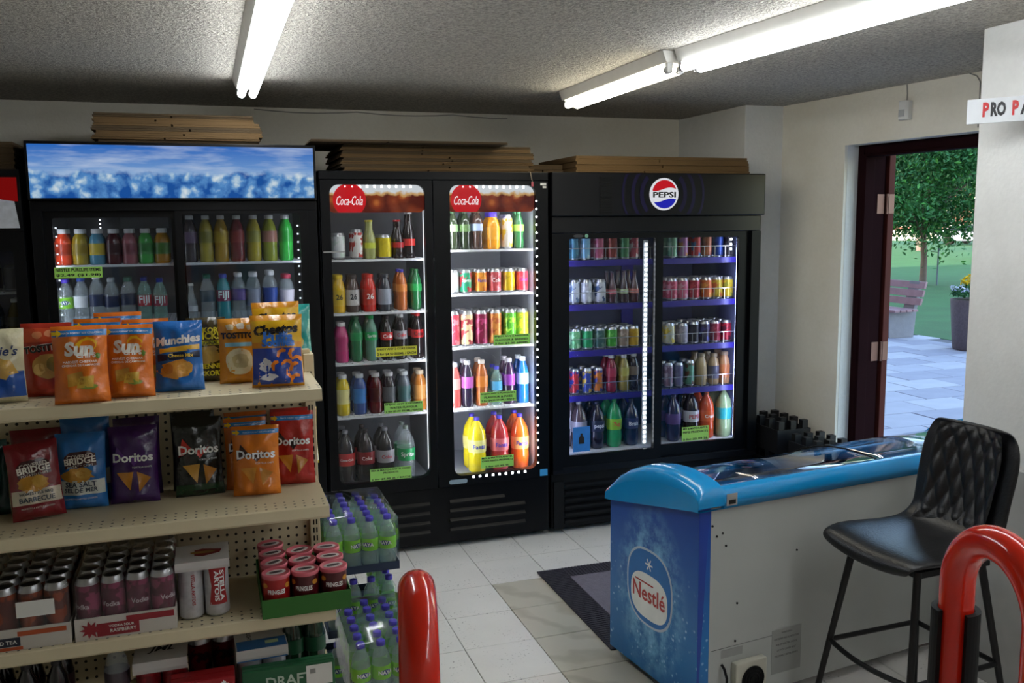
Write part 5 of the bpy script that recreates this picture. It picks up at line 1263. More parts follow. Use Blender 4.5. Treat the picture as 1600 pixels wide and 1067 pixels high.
def beer_case(label, x0, x1, y0, y1, z0, h, col, words=None, tcol='#d8d4cc', flap=None):
    t = thing('beer_case', label, 'beer case', ((x0 + x1) / 2, y0, z0 + .0005)); w = (x1 - x0) / 2
    m = mat('case_' + col[1:], col, .5, var=.1)
    MB().box(-w, w, 0, y1 - y0, 0, h).obj('carton', m, t, bevel=.003)
    MB().box(-w * .98, w * .98, .004, (y1 - y0) / 2 - .001, h + .0002, h + .0022).obj('top_flap', m, t); MB().box(-w * .98, w * .98, (y1 - y0) / 2 + .001, y1 - y0 - .004, h + .0002, h + .0022).obj('top_flap', m, t)
    if words: text_front('lettering', words, pcol(tcol, 'print'), t, 0, -.0012, h * .7, width=w * 1.0, bold=.02)
    return t
c1 = beer_case('red beer case with white maple leaf', -.150, .012, 2.385, 2.45, ZB, .122, '#a01820')
leafp = [(0, 1), (.2, .6), (.45, .7), (.35, .2), (.6, .45), (.7, .25), (1, .3), (.85, 0), (.95, -.1), (.45, -.5), (.5, -.7), (.08, -.62), (.06, -1), (-.06, -1), (-.08, -.62), (-.5, -.7), (-.45, -.5), (-.95, -.1), (-.85, 0), (-1, .3), (-.7, .25), (-.6, .45), (-.35, .2), (-.45, .7), (-.2, .6)]
MB().prism([(.052 + .013 * x, .103 + .014 * y) for x, y in leafp], 1, -.0016, -.0003).obj('maple_leaf', WPRINT, c1)
c2 = beer_case('green beer tray with white paper label', .03, .275, 2.385, 2.425, ZB, .125, '#1c5c38', 'DRAFT', '#b8c8b8')
MB().box(.045, .115, -.0014, -.0003, .06, .118).obj('paper_label', PAPER, c2); MB().box(.055, .070, -.0020, -.0015, .095, .108).obj('print_block', mat('grey_print', '#8c8c88', .6), c2)
for k, (x, y) in enumerate(((.175, 2.52), (.235, 2.52), (.175, 2.60), (.235, 2.60))):
    product('soda', (x, y, ZB + .0006), 'dark green beer bottle behind the green tray', 'dark green beer bottles', '#12301e', cap='#1c3c28', band='#1c4a30', scale=.98)
for k in range(6):
    product('soda', (-.565 + (k % 3) * .07, 2.47 + (k // 3) * .08, ZB + .0006), 'black cooler bottle on the lowest stocked shelf', 'black cooler bottles', '#120c10', cap='#1a1418', band='#2a1016', scale=.88)
product('soda', (-.285, 2.49, ZB + .0006), 'clear bottle beside the scribbled white carrier', None, CLEAR, cap='#6c6c74', band='#4a4048', scale=.96)
beer_case('dark carton in front of the black cooler bottles', -.62, -.40, 2.385, 2.43, ZB, .085, '#1c1014')

# ------------------------------------------------------------------ cases of water beside the gondola
def water_case(x0, y0, z0, nx, ny, keep, label, group, pitch=.066, trayh=.03, jit=.0):
    t = tray('dark blue cardboard tray under ' + label, x0 - .003, x0 + nx * pitch + .003, y0 - .003, y0 + ny * pitch + .003, z0, trayh, '#26344c', name='water_tray') if trayh else None
    for i in range(nx):
        for k in range(ny):
            if not keep(i, k): continue
            product('water', (x0 + (i + .5) * pitch, y0 + (k + .5) * pitch, z0 + (.0035 if trayh else .0006)), 'lime-labelled clear water bottle in ' + label, group, NAYA, cap='#4a3fb8', band='#7cc82a', text='NAYA' if k == 0 else None, tcol='#f0f4f4', rotz=random.uniform(-.5, .5) if k == 0 else random.uniform(0, 6), scale=1.0, sx=1.0)
ALL = lambda i, k: True
edge = lambda i, k: k == 0 or i == 3
water_case(.352, 3.19, .4705, 4, 6, ALL, 'the topmost case of the stack', 'bottles in the topmost water case')
water_case(.352, 3.19, .2355, 4, 6, edge, 'the middle case of the stack', 'bottles in the middle water case')
water_case(.352, 3.19, .0005, 4, 6, edge, 'the bottom case of the stack', 'bottles in the bottom water case')
water_case(.370, 2.74, .2045, 4, 6, ALL, 'the low case by the red post', 'bottles in the low water case', trayh=0)
water_case(.370, 2.74, .0005, 4, 6, edge, 'the lowest case by the red post', 'bottles in the lowest water case', trayh=0)
film_box('clear film over the topmost water case', .348, .620, 3.1855, 3.5905, .5015, .676)
film_box('clear film over the low water case', .366, .638, 2.7355, 3.1405, .2055, .405)

# ------------------------------------------------------------------ ice cream chest freezer
FA = math.radians(7.0)
tZ = thing('chest_freezer', 'white ice cream chest freezer with blue printed end', 'freezer', (1.545, 2.615, 0), FA)
FLN, FWD, ZN, ZF = 1.80, .57, .765, .652
FWHITE = mat('freezer_white', '#a9aca9', .45, var=.07, vscale=5)
FBLUE = mat('freezer_blue', '#0b8fd2', .22, var=.1, vscale=4, spec=.6, coat=.4)
def end_art():
    m, nt, out = _nt('freezer_end_print'); p = nt.nodes.new('ShaderNodeBsdfPrincipled'); p.inputs['Roughness'].default_value = .3
    v = coords(nt); s = nt.nodes.new('ShaderNodeSeparateXYZ'); L(nt, v, s.inputs[0])
    base = ramp(nt, math_n(nt, 'DIVIDE', s.outputs[2], .76), [(0.0, srgb('#0f6fae')), (0.35, srgb('#1678bc')), (0.7, srgb('#1c5fb4')), (1.0, srgb('#1a3c9c'))])
    base = mix_c(nt, math_n(nt, 'MULTIPLY', noise(nt, 7, 4, .6, v), .4), base, srgb('#0c3f8c'))
    dy = math_n(nt, 'SUBTRACT', s.outputs[1], .29); dz = math_n(nt, 'SUBTRACT', s.outputs[2], .36)
    rr = math_n(nt, 'SQRT', math_n(nt, 'ADD', math_n(nt, 'MULTIPLY', dy, dy), math_n(nt, 'MULTIPLY', math_n(nt, 'MULTIPLY', dz, dz), .45)))
    band = ramp(nt, rr, [(.13, (1, 1, 1)), (.24, (0, 0, 0))])
    vo = nt.nodes.new('ShaderNodeTexVoronoi'); vo.inputs['Scale'].default_value = 42; L(nt, v, vo.inputs['Vector'])
    sp = ramp(nt, vo.outputs['Distance'], [(.16, (1, 1, 1)), (.30, (0, 0, 0))])
    low = ramp(nt, s.outputs[2], [(.12, (.6, .6, .6)), (.36, (.8, .8, .8)), (.5, (0, 0, 0))])
    pick = ramp(nt, noise(nt, 12, 2, .5, v), [(.45, (0, 0, 0)), (.6, (1, 1, 1))])
    c = mix_c(nt, math_n(nt, 'MULTIPLY', math_n(nt, 'MULTIPLY', sp, low), pick), base, srgb('#bfe2f6'))
    c = mix_c(nt, math_n(nt, 'MULTIPLY', math_n(nt, 'MULTIPLY', band, ramp(nt, noise(nt, 16, 5, .7, v), [(.40, (0, 0, 0)), (.70, (1, 1, 1))])), .9), c, srgb('#8fd0f0'))
    L(nt, c, p.inputs['Base Color']); L(nt, p.outputs[0], out.inputs['Surface']); return m
def slab(x0, x1, v0, v1, z0, m, name, parent=tZ, drop=0.0):
    """upright board whose top follows the freezer's sloping shoulder"""
    def zt(v): return ZN + (ZF - ZN) * v / FWD - drop
    mb = MB(); vs = [(x0, v0, z0), (x1, v0, z0), (x1, v1, z0), (x0, v1, z0), (x0, v0, zt(v0)), (x1, v0, zt(v0)), (x1, v1, zt(v1)), (x0, v1, zt(v1))]
    mb.add(vs, [(0, 3, 2, 1), (4, 5, 6, 7), (0, 1, 5, 4), (1, 2, 6, 5), (2, 3, 7, 6), (3, 0, 4, 7)]); return mb.obj(name, m, parent)
endp = slab(0, .05, 0, FWD, .035, end_art(), 'end_panel'); tag(endp, 'blue printed end with white sparkles')
slab(.0505, FLN - .05, 0, .05, .035, FWHITE, 'back_panel'); slab(.0505, FLN - .05, FWD - .05, FWD, .035, FBLUE, 'front_panel'); slab(FLN - .0495, FLN, 0, FWD, .035, FBLUE, 'end_panel')
MB().box(.0505, FLN - .05, .0505, FWD - .0505, .035, .16).obj('floor_pan', LINER_W, tZ)
MB().box(.051, .056, .051, FWD - .051, .161, .62).box(FLN - .056, FLN - .051, .051, FWD - .051, .161, .62).box(.0565, FLN - .0565, .051, .056, .161, .66).box(.0565, FLN - .0565, FWD - .056, FWD - .051, .161, .62).obj('liner', mat('freezer_liner', '#a8c0e0', .4), tZ)
for fx in (.12, FLN - .12):
    for fy in (.1, FWD - .1): MB().lathe([(.022, 0), (.022, .02), (.014, .036)], 10, (fx, fy, 0)).obj('foot', BLACKM, tZ)
# blue wrap strip on the back panel next to the corner: wide above, narrow below
MB().add([(.0, -.0012, .035), (.004, -.0012, .035), (.042, -.0012, ZN), (.0, -.0012, ZN)], [(0, 1, 2, 3)]).obj('corner_wrap', mat('wrap_navy', '#1c3f9c', .35), endp)
# sloping arched rim: profile across the freezer
LOWER = lambda v: ZN + (ZF - ZN) * v / FWD
TOPP = [(-.016, .772), (-.018, .80), (-.010, .828), (.02, .845), (.08, .856), (.17, .862), (.26, .855), (.35, .836), (.43, .805), (.50, .765), (.555, .715), (.583, .69), (.586, .655)]
def arch(x0, x1, top, name, m, thick=None):
    mb = MB(); n = len(top)
    if thick is None:
        low = [(v, LOWER(min(max(v, 0), FWD)) + (.0006)) for v, _ in top]
    else: low = [(v, z - thick) for v, z in top]
    vs = []
    for x in (x0, x1): vs += [(x, v, z) for v, z in top] + [(x, v, z) for v, z in low]
    A, B = 0, 2 * n; fs = []
    for i in range(n - 1):
        mb_f = [(A + i, B + i, B + i + 1, A + i + 1), (A + n + i, A + n + i + 1, B + n + i + 1, B + n + i), (A + i, A + i + 1, A + n + i + 1, A + n + i), (B + i, B + n + i, B + n + i + 1, B + i + 1)]
        fs += mb_f
    fs += [(A, A + n, B + n, B), (A + n - 1, B + n - 1, B + 2 * n - 1, A + 2 * n - 1)]
    mb.add(vs, fs, True); o = mb.obj(name, m, tZ); return o
def capmesh(xa, xb, sgn):
    """bulging end cap: arch that rounds off towards the outside"""
    xs = [0, .006, .02, .045, .08, .11]; fr_ = [.62, .84, .95, 1, 1, .99]
    mb = MB(); n = len(TOPP); vs = []
    for x, f in zip(xs, fr_):
        vs += [(xa + sgn * x, v, LOWER(min(max(v, 0), FWD)) + (z - LOWER(min(max(v, 0), FWD))) * f) for v, z in TOPP]
    fs = [(j * n + i, j * n + i + 1, (j + 1) * n + i + 1, (j + 1) * n + i) for j in range(len(xs) - 1) for i in range(n - 1)]
    mb.add(vs, fs, True)
    # outer face down to the shoulder line and an inner face
    lowv = [(xa, v, LOWER(min(max(v, 0), FWD)) - .004) for v, z in TOPP]
    o = len(vs); mb.add([vs[i] for i in range(n)] + lowv, [(i, i + n, i + n + 1, i + 1) for i in range(n - 1)], True)
    inn = vs[(len(xs) - 1) * n:]; lowi = [(p[0], p[1], LOWER(min(max(p[1], 0), FWD)) - .004) for p in inn]
    mb.add(inn + lowi, [(i, i + 1, i + n + 1, i + n) for i in range(n - 1)])
    mb.add(lowv + lowi, [(i, i + 1, i + n + 1, i + n) for i in range(n - 1)])
    return mb
capmesh(-.018, 0, 1).obj('rim_cap', FBLUE, tZ); capmesh(FLN + .018, 0, -1).obj('rim_cap', FBLUE, tZ)
NR = [(-.016, .760), (-.019, .79), (-.012, .818), (.010, .832), (.04, .828), (.048, .80), (.048, .763), (-.016, .763)]
MB().prism(NR[::-1], 0, .092, FLN - .092, True).obj('rim_back', FBLUE, tZ)
FRR = [(.586, .655), (.587, .685), (.575, .705), (.548, .712), (.535, .70), (.535, .668)]
MB().prism(FRR, 0, .092, FLN - .092, True).obj('rim_front', FBLUE, tZ)
GT = [(.045, .815), (.12, .822), (.20, .821), (.29, .812), (.37, .793), (.44, .768), (.50, .738), (.54, .712)]
FGL = clear('freezer_glass', (.88, .92, .96), .05, .02, fres=1.5)
def gl_pane(x0, x1, dz):
    return arch(x0, x1, [(v, z + dz) for v, z in GT], 'glass_lid', FGL, thick=.005)
g1_ = gl_pane(.10, .93, 0); g2_ = gl_pane(.87, FLN - .10, .008)
MB().tube([(.872, v, z + .010) for v, z in GT], .003, 8).obj('lid_edge', BLACKM, g2_)
hd = MB().box(.10, .20, .46, .50, .765, .79).obj('lid_handle', BLACKM, g1_, bevel=.008)
for k in range(6):                                       # wire baskets under the glass
    bx0 = .075 + k * .285; bw = .265; mb = MB()
    for zz in (.66, .56, .46):
        top_f = .60 if zz > .6 else zz
        mb.tube([(bx0, .07, zz), (bx0 + bw, .07, zz), (bx0 + bw, .50, min(zz, .60)), (bx0, .50, min(zz, .60))], .0028, 6, closed=True)
    for q in range(5):
        x = bx0 + bw * q / 4; mb.tube([(x, .07, .66), (x, .07, .34), (x, .50, .34), (x, .50, .60)], .0018, 5)
    mb.obj('wire_basket', WHITE, tZ)
    if k < 6:
        for q in range(3):
            t = thing('ice_cream_box', 'ice cream box lying in a wire basket inside the freezer', 'box', (0, 0, 0), 0, 'ice cream boxes in the freezer')
            c_, s_ = math.cos(FA), math.sin(FA); lx, ly = bx0 + .13, .14 + q * .135
            t.location = (1.545 + lx * c_ - ly * s_, 2.615 + lx * s_ + ly * c_, .343); t.rotation_euler = (0, 0, FA)
            MB().box(-.11, .11, -.06, .06, 0, .10 + .03 * ((k + q) % 3)).obj('carton', mat('ice_box_%d' % ((k * 2 + q) % 4), ['#31559c', '#7a8cb0', '#26407c', '#5c7cae'][(k * 2 + q) % 4], .5, var=.3, vscale=20), t, bevel=.004)
            MB().box(-.08, .08, -.0615, -.0602, .02, .07).obj('label_panel', PAPER, t)
# logo on the end panel (local x = 0 plane, faces -x); u runs towards the viewer
def onend(u, z, off=.0012): return (-off, .295 - u, .375 + z)
def oval(ru, rz, p=2.6, n=40):
    out = []
    for k in range(n):
        a = 2 * PI * k / n; c, s = math.cos(a), math.sin(a)
        out.append((ru * math.copysign(abs(c) ** (2 / p), c), rz * math.copysign(abs(s) ** (2 / p), s)))
    return out
def end_poly(pts, m, name, off):
    n = len(pts); return MB().add([onend(u, z, off) for u, z in pts], [tuple(range(n))]).obj(name, m, endp, fix=False)
end_poly(oval(.150, .152), mat('logo_rim', '#b9c6d6', .4), 'logo_rim', .0010)
end_poly(oval(.141, .143), mat('logo_blue', '#1a6db8', .4), 'logo_field', .0016)
end_poly([(u * .120, -.035 + z * .088) for u, z in oval(1, 1, 2.8)], WPRINT, 'logo_white', .0022)
for st_, w_, h_, u_, z_ in (('Nestlé', .212, .064, 0, -.025),):
    text_mb(MB(), st_, lambda x, z: onend(x + u_, z + z_, .0030), width=w_, height=h_, bold=.02).obj('lettering', mat('logo_red', '#b8322c', .4), endp, fix=False)
end_poly([(-.092, .012), (.03, .012), (.03, .018), (-.092, .018)], MATS['logo_red'], 'logo_bar', .0030)
for k in range(3):
    a = PI / 3 * k; c, s = math.cos(a) * .024, math.sin(a) * .024; px_, pz_ = -s * .13, c * .13
    end_poly([(c + px_, .092 + s + pz_), (-c + px_, .092 - s + pz_), (-c - px_, .092 - s - pz_), (c - px_, .092 + s - pz_)], WPRINT, 'snowflake', .0026)
# back side details (local y = 0 plane, faces the viewer)
MB().box(.10, .145, -.0205, -.0195, .77, .812).obj('rating_sticker', mat('sticker_silver', '#9a9a98', .4), tZ)
MB().box(.108, .138, -.0212, -.0206, .775, .790).obj('sticker_print', INK, tZ)
sc_ = MB()
for sx_, sz_ in ((.055, .70), (.075, .66), (.10, .668), (.115, .62), (.17, .40), (.165, .26), (.44, .55)):
    sc_.lathe([(.004, 0), (.004, .003)], 8, (0, 0, 0)); n_ = len(sc_.v) - 0
    for q in range(len(sc_.v) - 32, len(sc_.v)):
        x, y, z = sc_.v[q]; sc_.v[q] = (sx_ + x, -.0008 - z, sz_ + y)
o = sc_.obj('rivets', BLACKM, tZ); o['kind'] = 'stuff'
MB().box(.06, .46, -.0008, -.0002, .2415, .2430).obj('panel_seam', mat('seam_grey', '#5a5c5a', .6), tZ)
LBL = mat('label_grey', '#8f918e', .5)
l1 = MB().box(.335, .475, -.0012, -.0003, .09, .26).obj('warning_label', LBL, tZ)
lt = MB()
for i in range(5): text_mb(lt, ('WARNING', 'AVERTISSEMENT READ ALL INSTRUCTIONS', 'RISK OF ELECTRIC SHOCK', 'DO NOT COVER VENT', 'DISCONNECT BEFORE SERVICE')[i], lambda x, z: (.405 + x, -.0020, .245 - i * .022 + z), width=(.05, .12, .10, .09, .11)[i], height=.007)
lt.obj('lettering', INK, l1, fix=False)
MB().box(.105, .20, -.0010, -.0003, .205, .235).obj('small_label', LBL, tZ)
fg = MB().box(.15, .29, -.03, -.0005, .06, .185).obj('fan_housing', mat('fan_cream', '#b4b2a4', .5), tZ, bevel=.006)
fr2 = MB()
for r_ in (.048, .036, .024, .012): fr2.tube([(.225 + r_ * math.cos(a), -.034, .115 + r_ * math.sin(a)) for a in [2 * PI * k / 24 for k in range(24)]], .002, 6, closed=True)
fr2.obj('fan_guard', BLACKM, fg); MB().prism([(.225 + .05 * math.cos(a), .115 + .05 * math.sin(a)) for a in [2 * PI * k / 24 for k in range(24)]], 1, -.0315, -.0302).obj('fan_opening', BLACKM, fg)
MB().tube([(.105, -.004, .185), (.106, -.018, .175), (.115, -.022, .14), (.118, -.02, .09), (.115, -.015, .03)], .005, 8).obj('power_cord', BLACKM, tZ)

# ------------------------------------------------------------------ bar stool
LEATH = mat('black_leather', '#0a0a0d', .36, var=.2, vscale=60, bump=.15, bscale=140, spec=.5)
tS = thing('bar_stool', 'black padded bar stool with diamond-quilted low back', 'stool', (2.225, 2.335, 0), math.radians(3))
# local frame: the sitter faces -X. Shell profile from the front lip over the seat up the back (x, z), half width
SP = [(-.235, .622, .185), (-.245, .640, .195), (-.225, .655, .205), (-.16, .662, .220), (-.06, .655, .225), (.04, .650, .215), (.11, .660, .200), (.155, .690, .192), (.185, .735, .190), (.205, .80, .192), (.220, .87, .195), (.235, .94, .197), (.245, .99, .187), (.250, 1.025, .172), (.248, 1.045, .150)]
def shell_mesh():
    top = []; bot = []; m = 13
    for i, (x, z, w) in enumerate(SP):
        a = SP[max(i - 1, 0)]; b = SP[min(i + 1, len(SP) - 1)]; t = Vector((b[0] - a[0], b[1] - a[1])).normalized(); nn = Vector((-t.y, t.x))
        th = .045 if 1 < i < len(SP) - 2 else .02
        back = max(0, min((i - 6) / 3, 1))
        for j in range(m):
            u = -1 + 2 * j / (m - 1); y = u * w
            dish = .022 * (u * u) if i < 8 else 0
            cx_ = x - back * .035 * u * u; cz_ = z + dish
            top.append((cx_ + nn.x * th * .5 * (1 - .7 * u ** 6), y, cz_ + nn.y * th * .5 * (1 - .7 * u ** 6)))
            bot.append((cx_ - nn.x * th * .5 * (1 - .7 * u ** 6), y, cz_ - nn.y * th * .5 * (1 - .7 * u ** 6)))
    n = len(SP); fs = [(i * m + j, i * m + j + 1, (i + 1) * m + j + 1, (i + 1) * m + j) for i in range(n - 1) for j in range(m - 1)]
    o = n * m; mb = MB(); vs = top + bot; f2 = fs + [tuple(q + o for q in f[::-1]) for f in fs]
    rim = [j for j in range(m)] + [i * m + m - 1 for i in range(1, n)] + [(n - 1) * m + j for j in range(m - 2, -1, -1)] + [i * m for i in range(n - 2, 0, -1)]
    f2 += [(rim[k], rim[k] + o, rim[(k + 1) % len(rim)] + o, rim[(k + 1) % len(rim)]) for k in range(len(rim))]
    mb.add(vs, f2, True); return mb
so = shell_mesh().obj('seat_shell', LEATH, tS); ms = so.modifiers.new('smooth', 'SUBSURF'); ms.levels = 2; ms.render_levels = 2
# quilted pad on the front of the back: puffed diamonds
def backpt(t, u, off):
    i = 7 + t * 6.2; k = min(int(i), len(SP) - 2); f = i - k
    x = SP[k][0] * (1 - f) + SP[k + 1][0] * f; z = SP[k][1] * (1 - f) + SP[k + 1][1] * f; w = SP[k][2] * (1 - f) + SP[k + 1][2] * f
    return (x - .022 - off - .035 * u * u, u * w * .72, z + .008)
qm = MB(); NUx, NVx = 64, 64; vs = []
for j in range(NVx + 1):
    for i in range(NUx + 1):
        u = -1 + 2 * i / NUx; t = j / NVx; a = u * 2.6 + t * 3.1; b = u * 2.6 - t * 3.1
        puff = (abs(math.sin(a * PI / 1)) * abs(math.sin(b * PI / 1))) ** .6
        e = min(1, (1 - abs(u)) * 9, t * 9, (1 - t) * 9); vs.append(backpt(t, u, -.004 + e * (.002 + .011 * puff)))
n = NUx + 1; qm.add(vs, [(j * n + i, j * n + i + 1, (j + 1) * n + i + 1, (j + 1) * n + i) for j in range(NVx) for i in range(NUx)], True)
qm.obj('quilted_pad', LEATH, tS)
LEGM = mat('black_steel', '#0c0c0e', .45, .3)
tops = [(-.15, -.14), (-.15, .14), (.13, .13), (.13, -.13)]; feet = [(-.245, -.215), (-.245, .215), (.225, .205), (.225, -.205)]
def legpt(k, z):
    f = 1 - z / .632; return (tops[k][0] + (feet[k][0] - tops[k][0]) * f, tops[k][1] + (feet[k][1] - tops[k][1]) * f, z)
for k in range(4):
    MB().tube([legpt(k, .632), legpt(k, .0)], [.013, .010], 10).obj('leg', LEGM, tS)
for a, b, z, sag in ((0, 1, .275, .03), (1, 2, .275, 0), (2, 3, .275, 0), (3, 0, .275, 0)):
    p, q = Vector(legpt(a, z)), Vector(legpt(b, z)); path = []
    for k in range(9):
        f = k / 8; c = p.lerp(q, f); c.x -= sag * math.sin(PI * f); path.append(c)
    MB().tube(path, .0095, 8).obj('footrest_bar', LEGM, tS)
MB().box(-.16, .15, -.15, -.11, .612, .632).box(-.16, .15, .11, .15, .612, .632).box(-.16, -.12, -.109, .109, .612, .632).obj('seat_bracket', LEGM, tS)

# ------------------------------------------------------------------ red guard hoops
REDP = mat('red_gloss_paint', '#d8260e', .14, var=.06, vscale=8, spec=.5, coat=.3)
def hoop(label, x, y, ang, top=1.155, r=.115, rp=.0325, sleeve=False, rise=1):
    t = thing('guard_hoop', label, 'guard rail', (x, y, 0), ang)
    path = [(0, 0, 0), (0, 0, .5), (0, 0, top - rp - r)]
    for k in range(1, 20):
        a = PI * k / 20; path.append((0, -r + r * math.cos(a), top - rp - r + r * math.sin(a)))
    path += [(0, -2 * r, top - rp - r), (0, -2 * r, .5), (0, -2 * r, 0)]
    MB().tube(path, rp, 24).obj('hoop_pipe', REDP, t)
    for yy in (0, -2 * r): MB().lathe([(.058, 0), (.058, .006), (.040, .010), (.036, .03)], 20, (0, yy, 0)).obj('floor_flange', BLACKM, t)
    if sleeve:
        mb = MB(); n = 26; vs = []; g = .62
        for z in (.0305, .985):
            for q in (rp + .001, rp + .012):
                for k in range(n + 1):
                    a = -PI / 2 - .75 + g + (2 * PI - 2 * g) * k / n; vs.append((q * math.cos(a), q * math.sin(a), z))
        m = n + 1; fs = []
        for k in range(n):
            fs += [(k, k + 1, 2 * m + k + 1, 2 * m + k), (m + k, 3 * m + k, 3 * m + k + 1, m + k + 1), (k, m + k, m + k + 1, k + 1), (2 * m + k, 2 * m + k + 1, 3 * m + k + 1, 3 * m + k)]
        fs += [(0, 2 * m, 3 * m, m), (n, m + n, 3 * m + n, 2 * m + n)]
        mb.add(vs, fs); mb.obj('black_sleeve', BLACKM, t)
    return t
hoop('red painted pipe hoop standing before the water cases', .281 + .046, 1.31 + .225, math.radians(-11.5), top=1.158)
hoop('red painted pipe hoop with black split sleeve by the stool', 1.355, 1.32, math.radians(-10), sleeve=True, top=1.185)

# ------------------------------------------------------------------ mat, crates, sign, sensor
tM = thing('floor_mat', 'dark ribbed floor mat with grey carpet centre', 'mat', (1.485, 3.19, .0012))
MATB = mat('mat_rubber', '#2a2733', .7, bump=.5, bscale=90); MATC = mat('mat_carpet', '#6d6874', .95, var=.2, vscale=40, bump=.4, bscale=160)
MB().prism([(0, 0), (1.05, 0), (1.05, .885), (0, .885)], 2, 0, .006).obj('mat_border', MATB, tM, bevel=.002)
MB().box(.13, .95, .12, .76, .0065, .010).obj('mat_centre', MATC, tM)
rb = MB()
for k in range(46): rb.box(.004, .125, .006 + k * .019, .016 + k * .019, .0062, .0085)
for k in range(52): rb.box(.131 + k * .0175, .140 + k * .0175, .765, .880, .0062, .0085)
o = rb.obj('mat_ribs', MATB, tM); o['kind'] = 'stuff'
def crate(x, y, z, h, label, rz=0):
    t = thing('bottle_crate', label, 'crate', (x, y, z), rz, 'black bottle crates in the corner'); w, d = .115, .17
    m = mat('crate_black', '#0d0d10', .5)
    MB().box(-w, w, -d, d, 0, .008).obj('bottom', m, t)
    MB().box(-w, w, -d, -d + .006, .008, h * .78).box(-w, w, d - .006, d, .008, h * .78).box(-w, -w + .006, -d + .006, d - .006, .008, h * .78).box(w - .006, w, -d + .006, d - .006, .008, h * .78).obj('low_wall', m, t)
    for i in range(3):
        for k in range(4):
            px, py = -w + .033 + i * (w - .033), -d + .026 + k * (2 * d - .052) / 3
            MB().prism([(-.026, 0), (.026, 0), (.024, h * .7), (.019, h * .74), (.019, h), (-.019, h), (-.019, h * .74), (-.024, h * .7)], 1, -.018, .018).obj('post', m, t, loc=(px, py, .008))
    return t
zz = 0
for k in range(3):
    crate(3.225, 4.57, zz + .001, .18, 'black bottle crate, ' + ['lowest', 'middle', 'topmost'][k] + ' of the taller stack in the corner'); zz += .19
zz = 0
for k in range(3):
    crate(3.245, 4.15, zz + .001, .165, 'black bottle crate, ' + ['lowest', 'middle', 'topmost'][k] + ' of the short stack behind the freezer'); zz += .175
# sign board fixed at the wall corner
sa = math.radians(-55)
tB = thing('sign_board', 'white sign board with red and black lettering on wall corner', 'sign', (2.560, 2.568, 2.070), sa)
MB().box(0, .285, -.006, .006, 0, .084).obj('board', mat('sign_white', '#cfd2d6', .5), tB, bevel=.001)
sx_ = .050
for word, col in (('P', '#c02428'), ('RO', '#15151a'), (' ', None), ('P', '#c02428'), ('AS', '#15151a')):
    if col is None: sx_ += .014; continue
    wdt = {1: .020, 2: .047, 3: .068}[len(word)]
    text_front('lettering', word, pcol(col, 'print'), tB, sx_ + wdt / 2, -.0072, .046, width=wdt, height=.050, bold=.05); sx_ += wdt + .005
for hx in (.09, .25): MB().box(hx - .012, hx + .012, .0065, .03, .02, .06).obj('bracket', BLACKM, tB)
tN = thing('motion_sensor', 'small white motion sensor above the doorway', 'sensor', (0, 0, 0)); tN.matrix_world = RW @ Matrix.Translation((.935, 0, 2.25))
MB().prism([(-.032, 0), (-.032, -.025), (-.02, -.04), (.02, -.04), (.032, -.025), (.032, 0)], 2, 0, .095).obj('body', WHITE, tN, bevel=.003)
MB().box(-.018, .018, -.0425, -.0402, .015, .05).obj('lens', mat('lens_milky', '#a8aaac', .3), tN)
MB().tube([(0, -.006, .095), (.0, -.005, .13), (-.006, -.004, .178)], .0025, 6).obj('wire', mat('wire_grey', '#8c8a84', .6), tN)
wv = thing('cable', 'thin grey cable running up the wall beside the sign', 'cable', (0, 0, 0)); wv.matrix_world = RW
MB().tube([(1.36, -.005, 2.17), (1.36, -.005, 2.38), (1.34, -.005, 2.41), (1.30, -.005, 2.428)], .003, 6).obj('wire', MATS['wire_grey'], wv)
wc = thing('cable', 'thin dark cable sagging along the top of the back wall', 'cable', (0, 0, 0))
MB().tube([(.3 + k * .12, BY - .006, ZC - .012 - .014 * math.sin(PI * ((k % 5) / 5))) for k in range(14)], .003, 6).obj('wire', MATS['wire_grey'], wc)

# ------------------------------------------------------------------ outside the door
ZG = -0.06
PAVE = mat('paving_stone', '#9a9cae', .8, var=.18, vscale=3)
struct(MB().box(3.66, 10.55, -4, 22, ZG - .1, ZG - .012).obj('ground_pavement', mat('paving_joint', '#5c5c66', .9)), 'pale paved terrace outside the door')
pav = bpy.data.objects['ground_pavement']; PW, PD = .62, .46
pms = [MB().box(-PW / 2 + .006, PW / 2 - .006, -PD / 2 + .006, PD / 2 - .006, -.012, 0).mesh('paver', mat('paving_stone_%d' % k, c, .8, var=.15, vscale=4), bevel=.004, seg=1) for k, c in enumerate(('#a2a4b4', '#9496a8', '#acaebc'))]
rest = MB()
for j in range(-8, 46):
    for i in range(0, 12):
        x = 3.72 + (i + .5 + (.5 if j % 2 else 0)) * PW; y = -.2 + (j + .5) * PD
        if x > 10.4: continue
        if y > 3.4 and y < 12.6 and x - 3.4 > (y - 4.6) * .62 and x - 3.4 < (y - 2.4) * 1.5:
            link('paver', pms[random.randrange(3)], pav, (x, y, ZG + random.uniform(-.002, .002)))
        else: rest.box(x - PW / 2 + .006, x + PW / 2 - .006, y - PD / 2 + .006, y + PD / 2 - .006, ZG - .012, ZG)
o = rest.obj('paver_field', PAVE, pav); o['kind'] = 'stuff'
GRASS = mat('lawn_grass', '#1e5a28', .9, var=.35, vscale=1.2, bump=.6, bscale=30)
struct(MB().box(10.55, 140, -60, 140, ZG - .1, ZG - .005).obj('ground_lawn', GRASS), 'shaded green lawn')
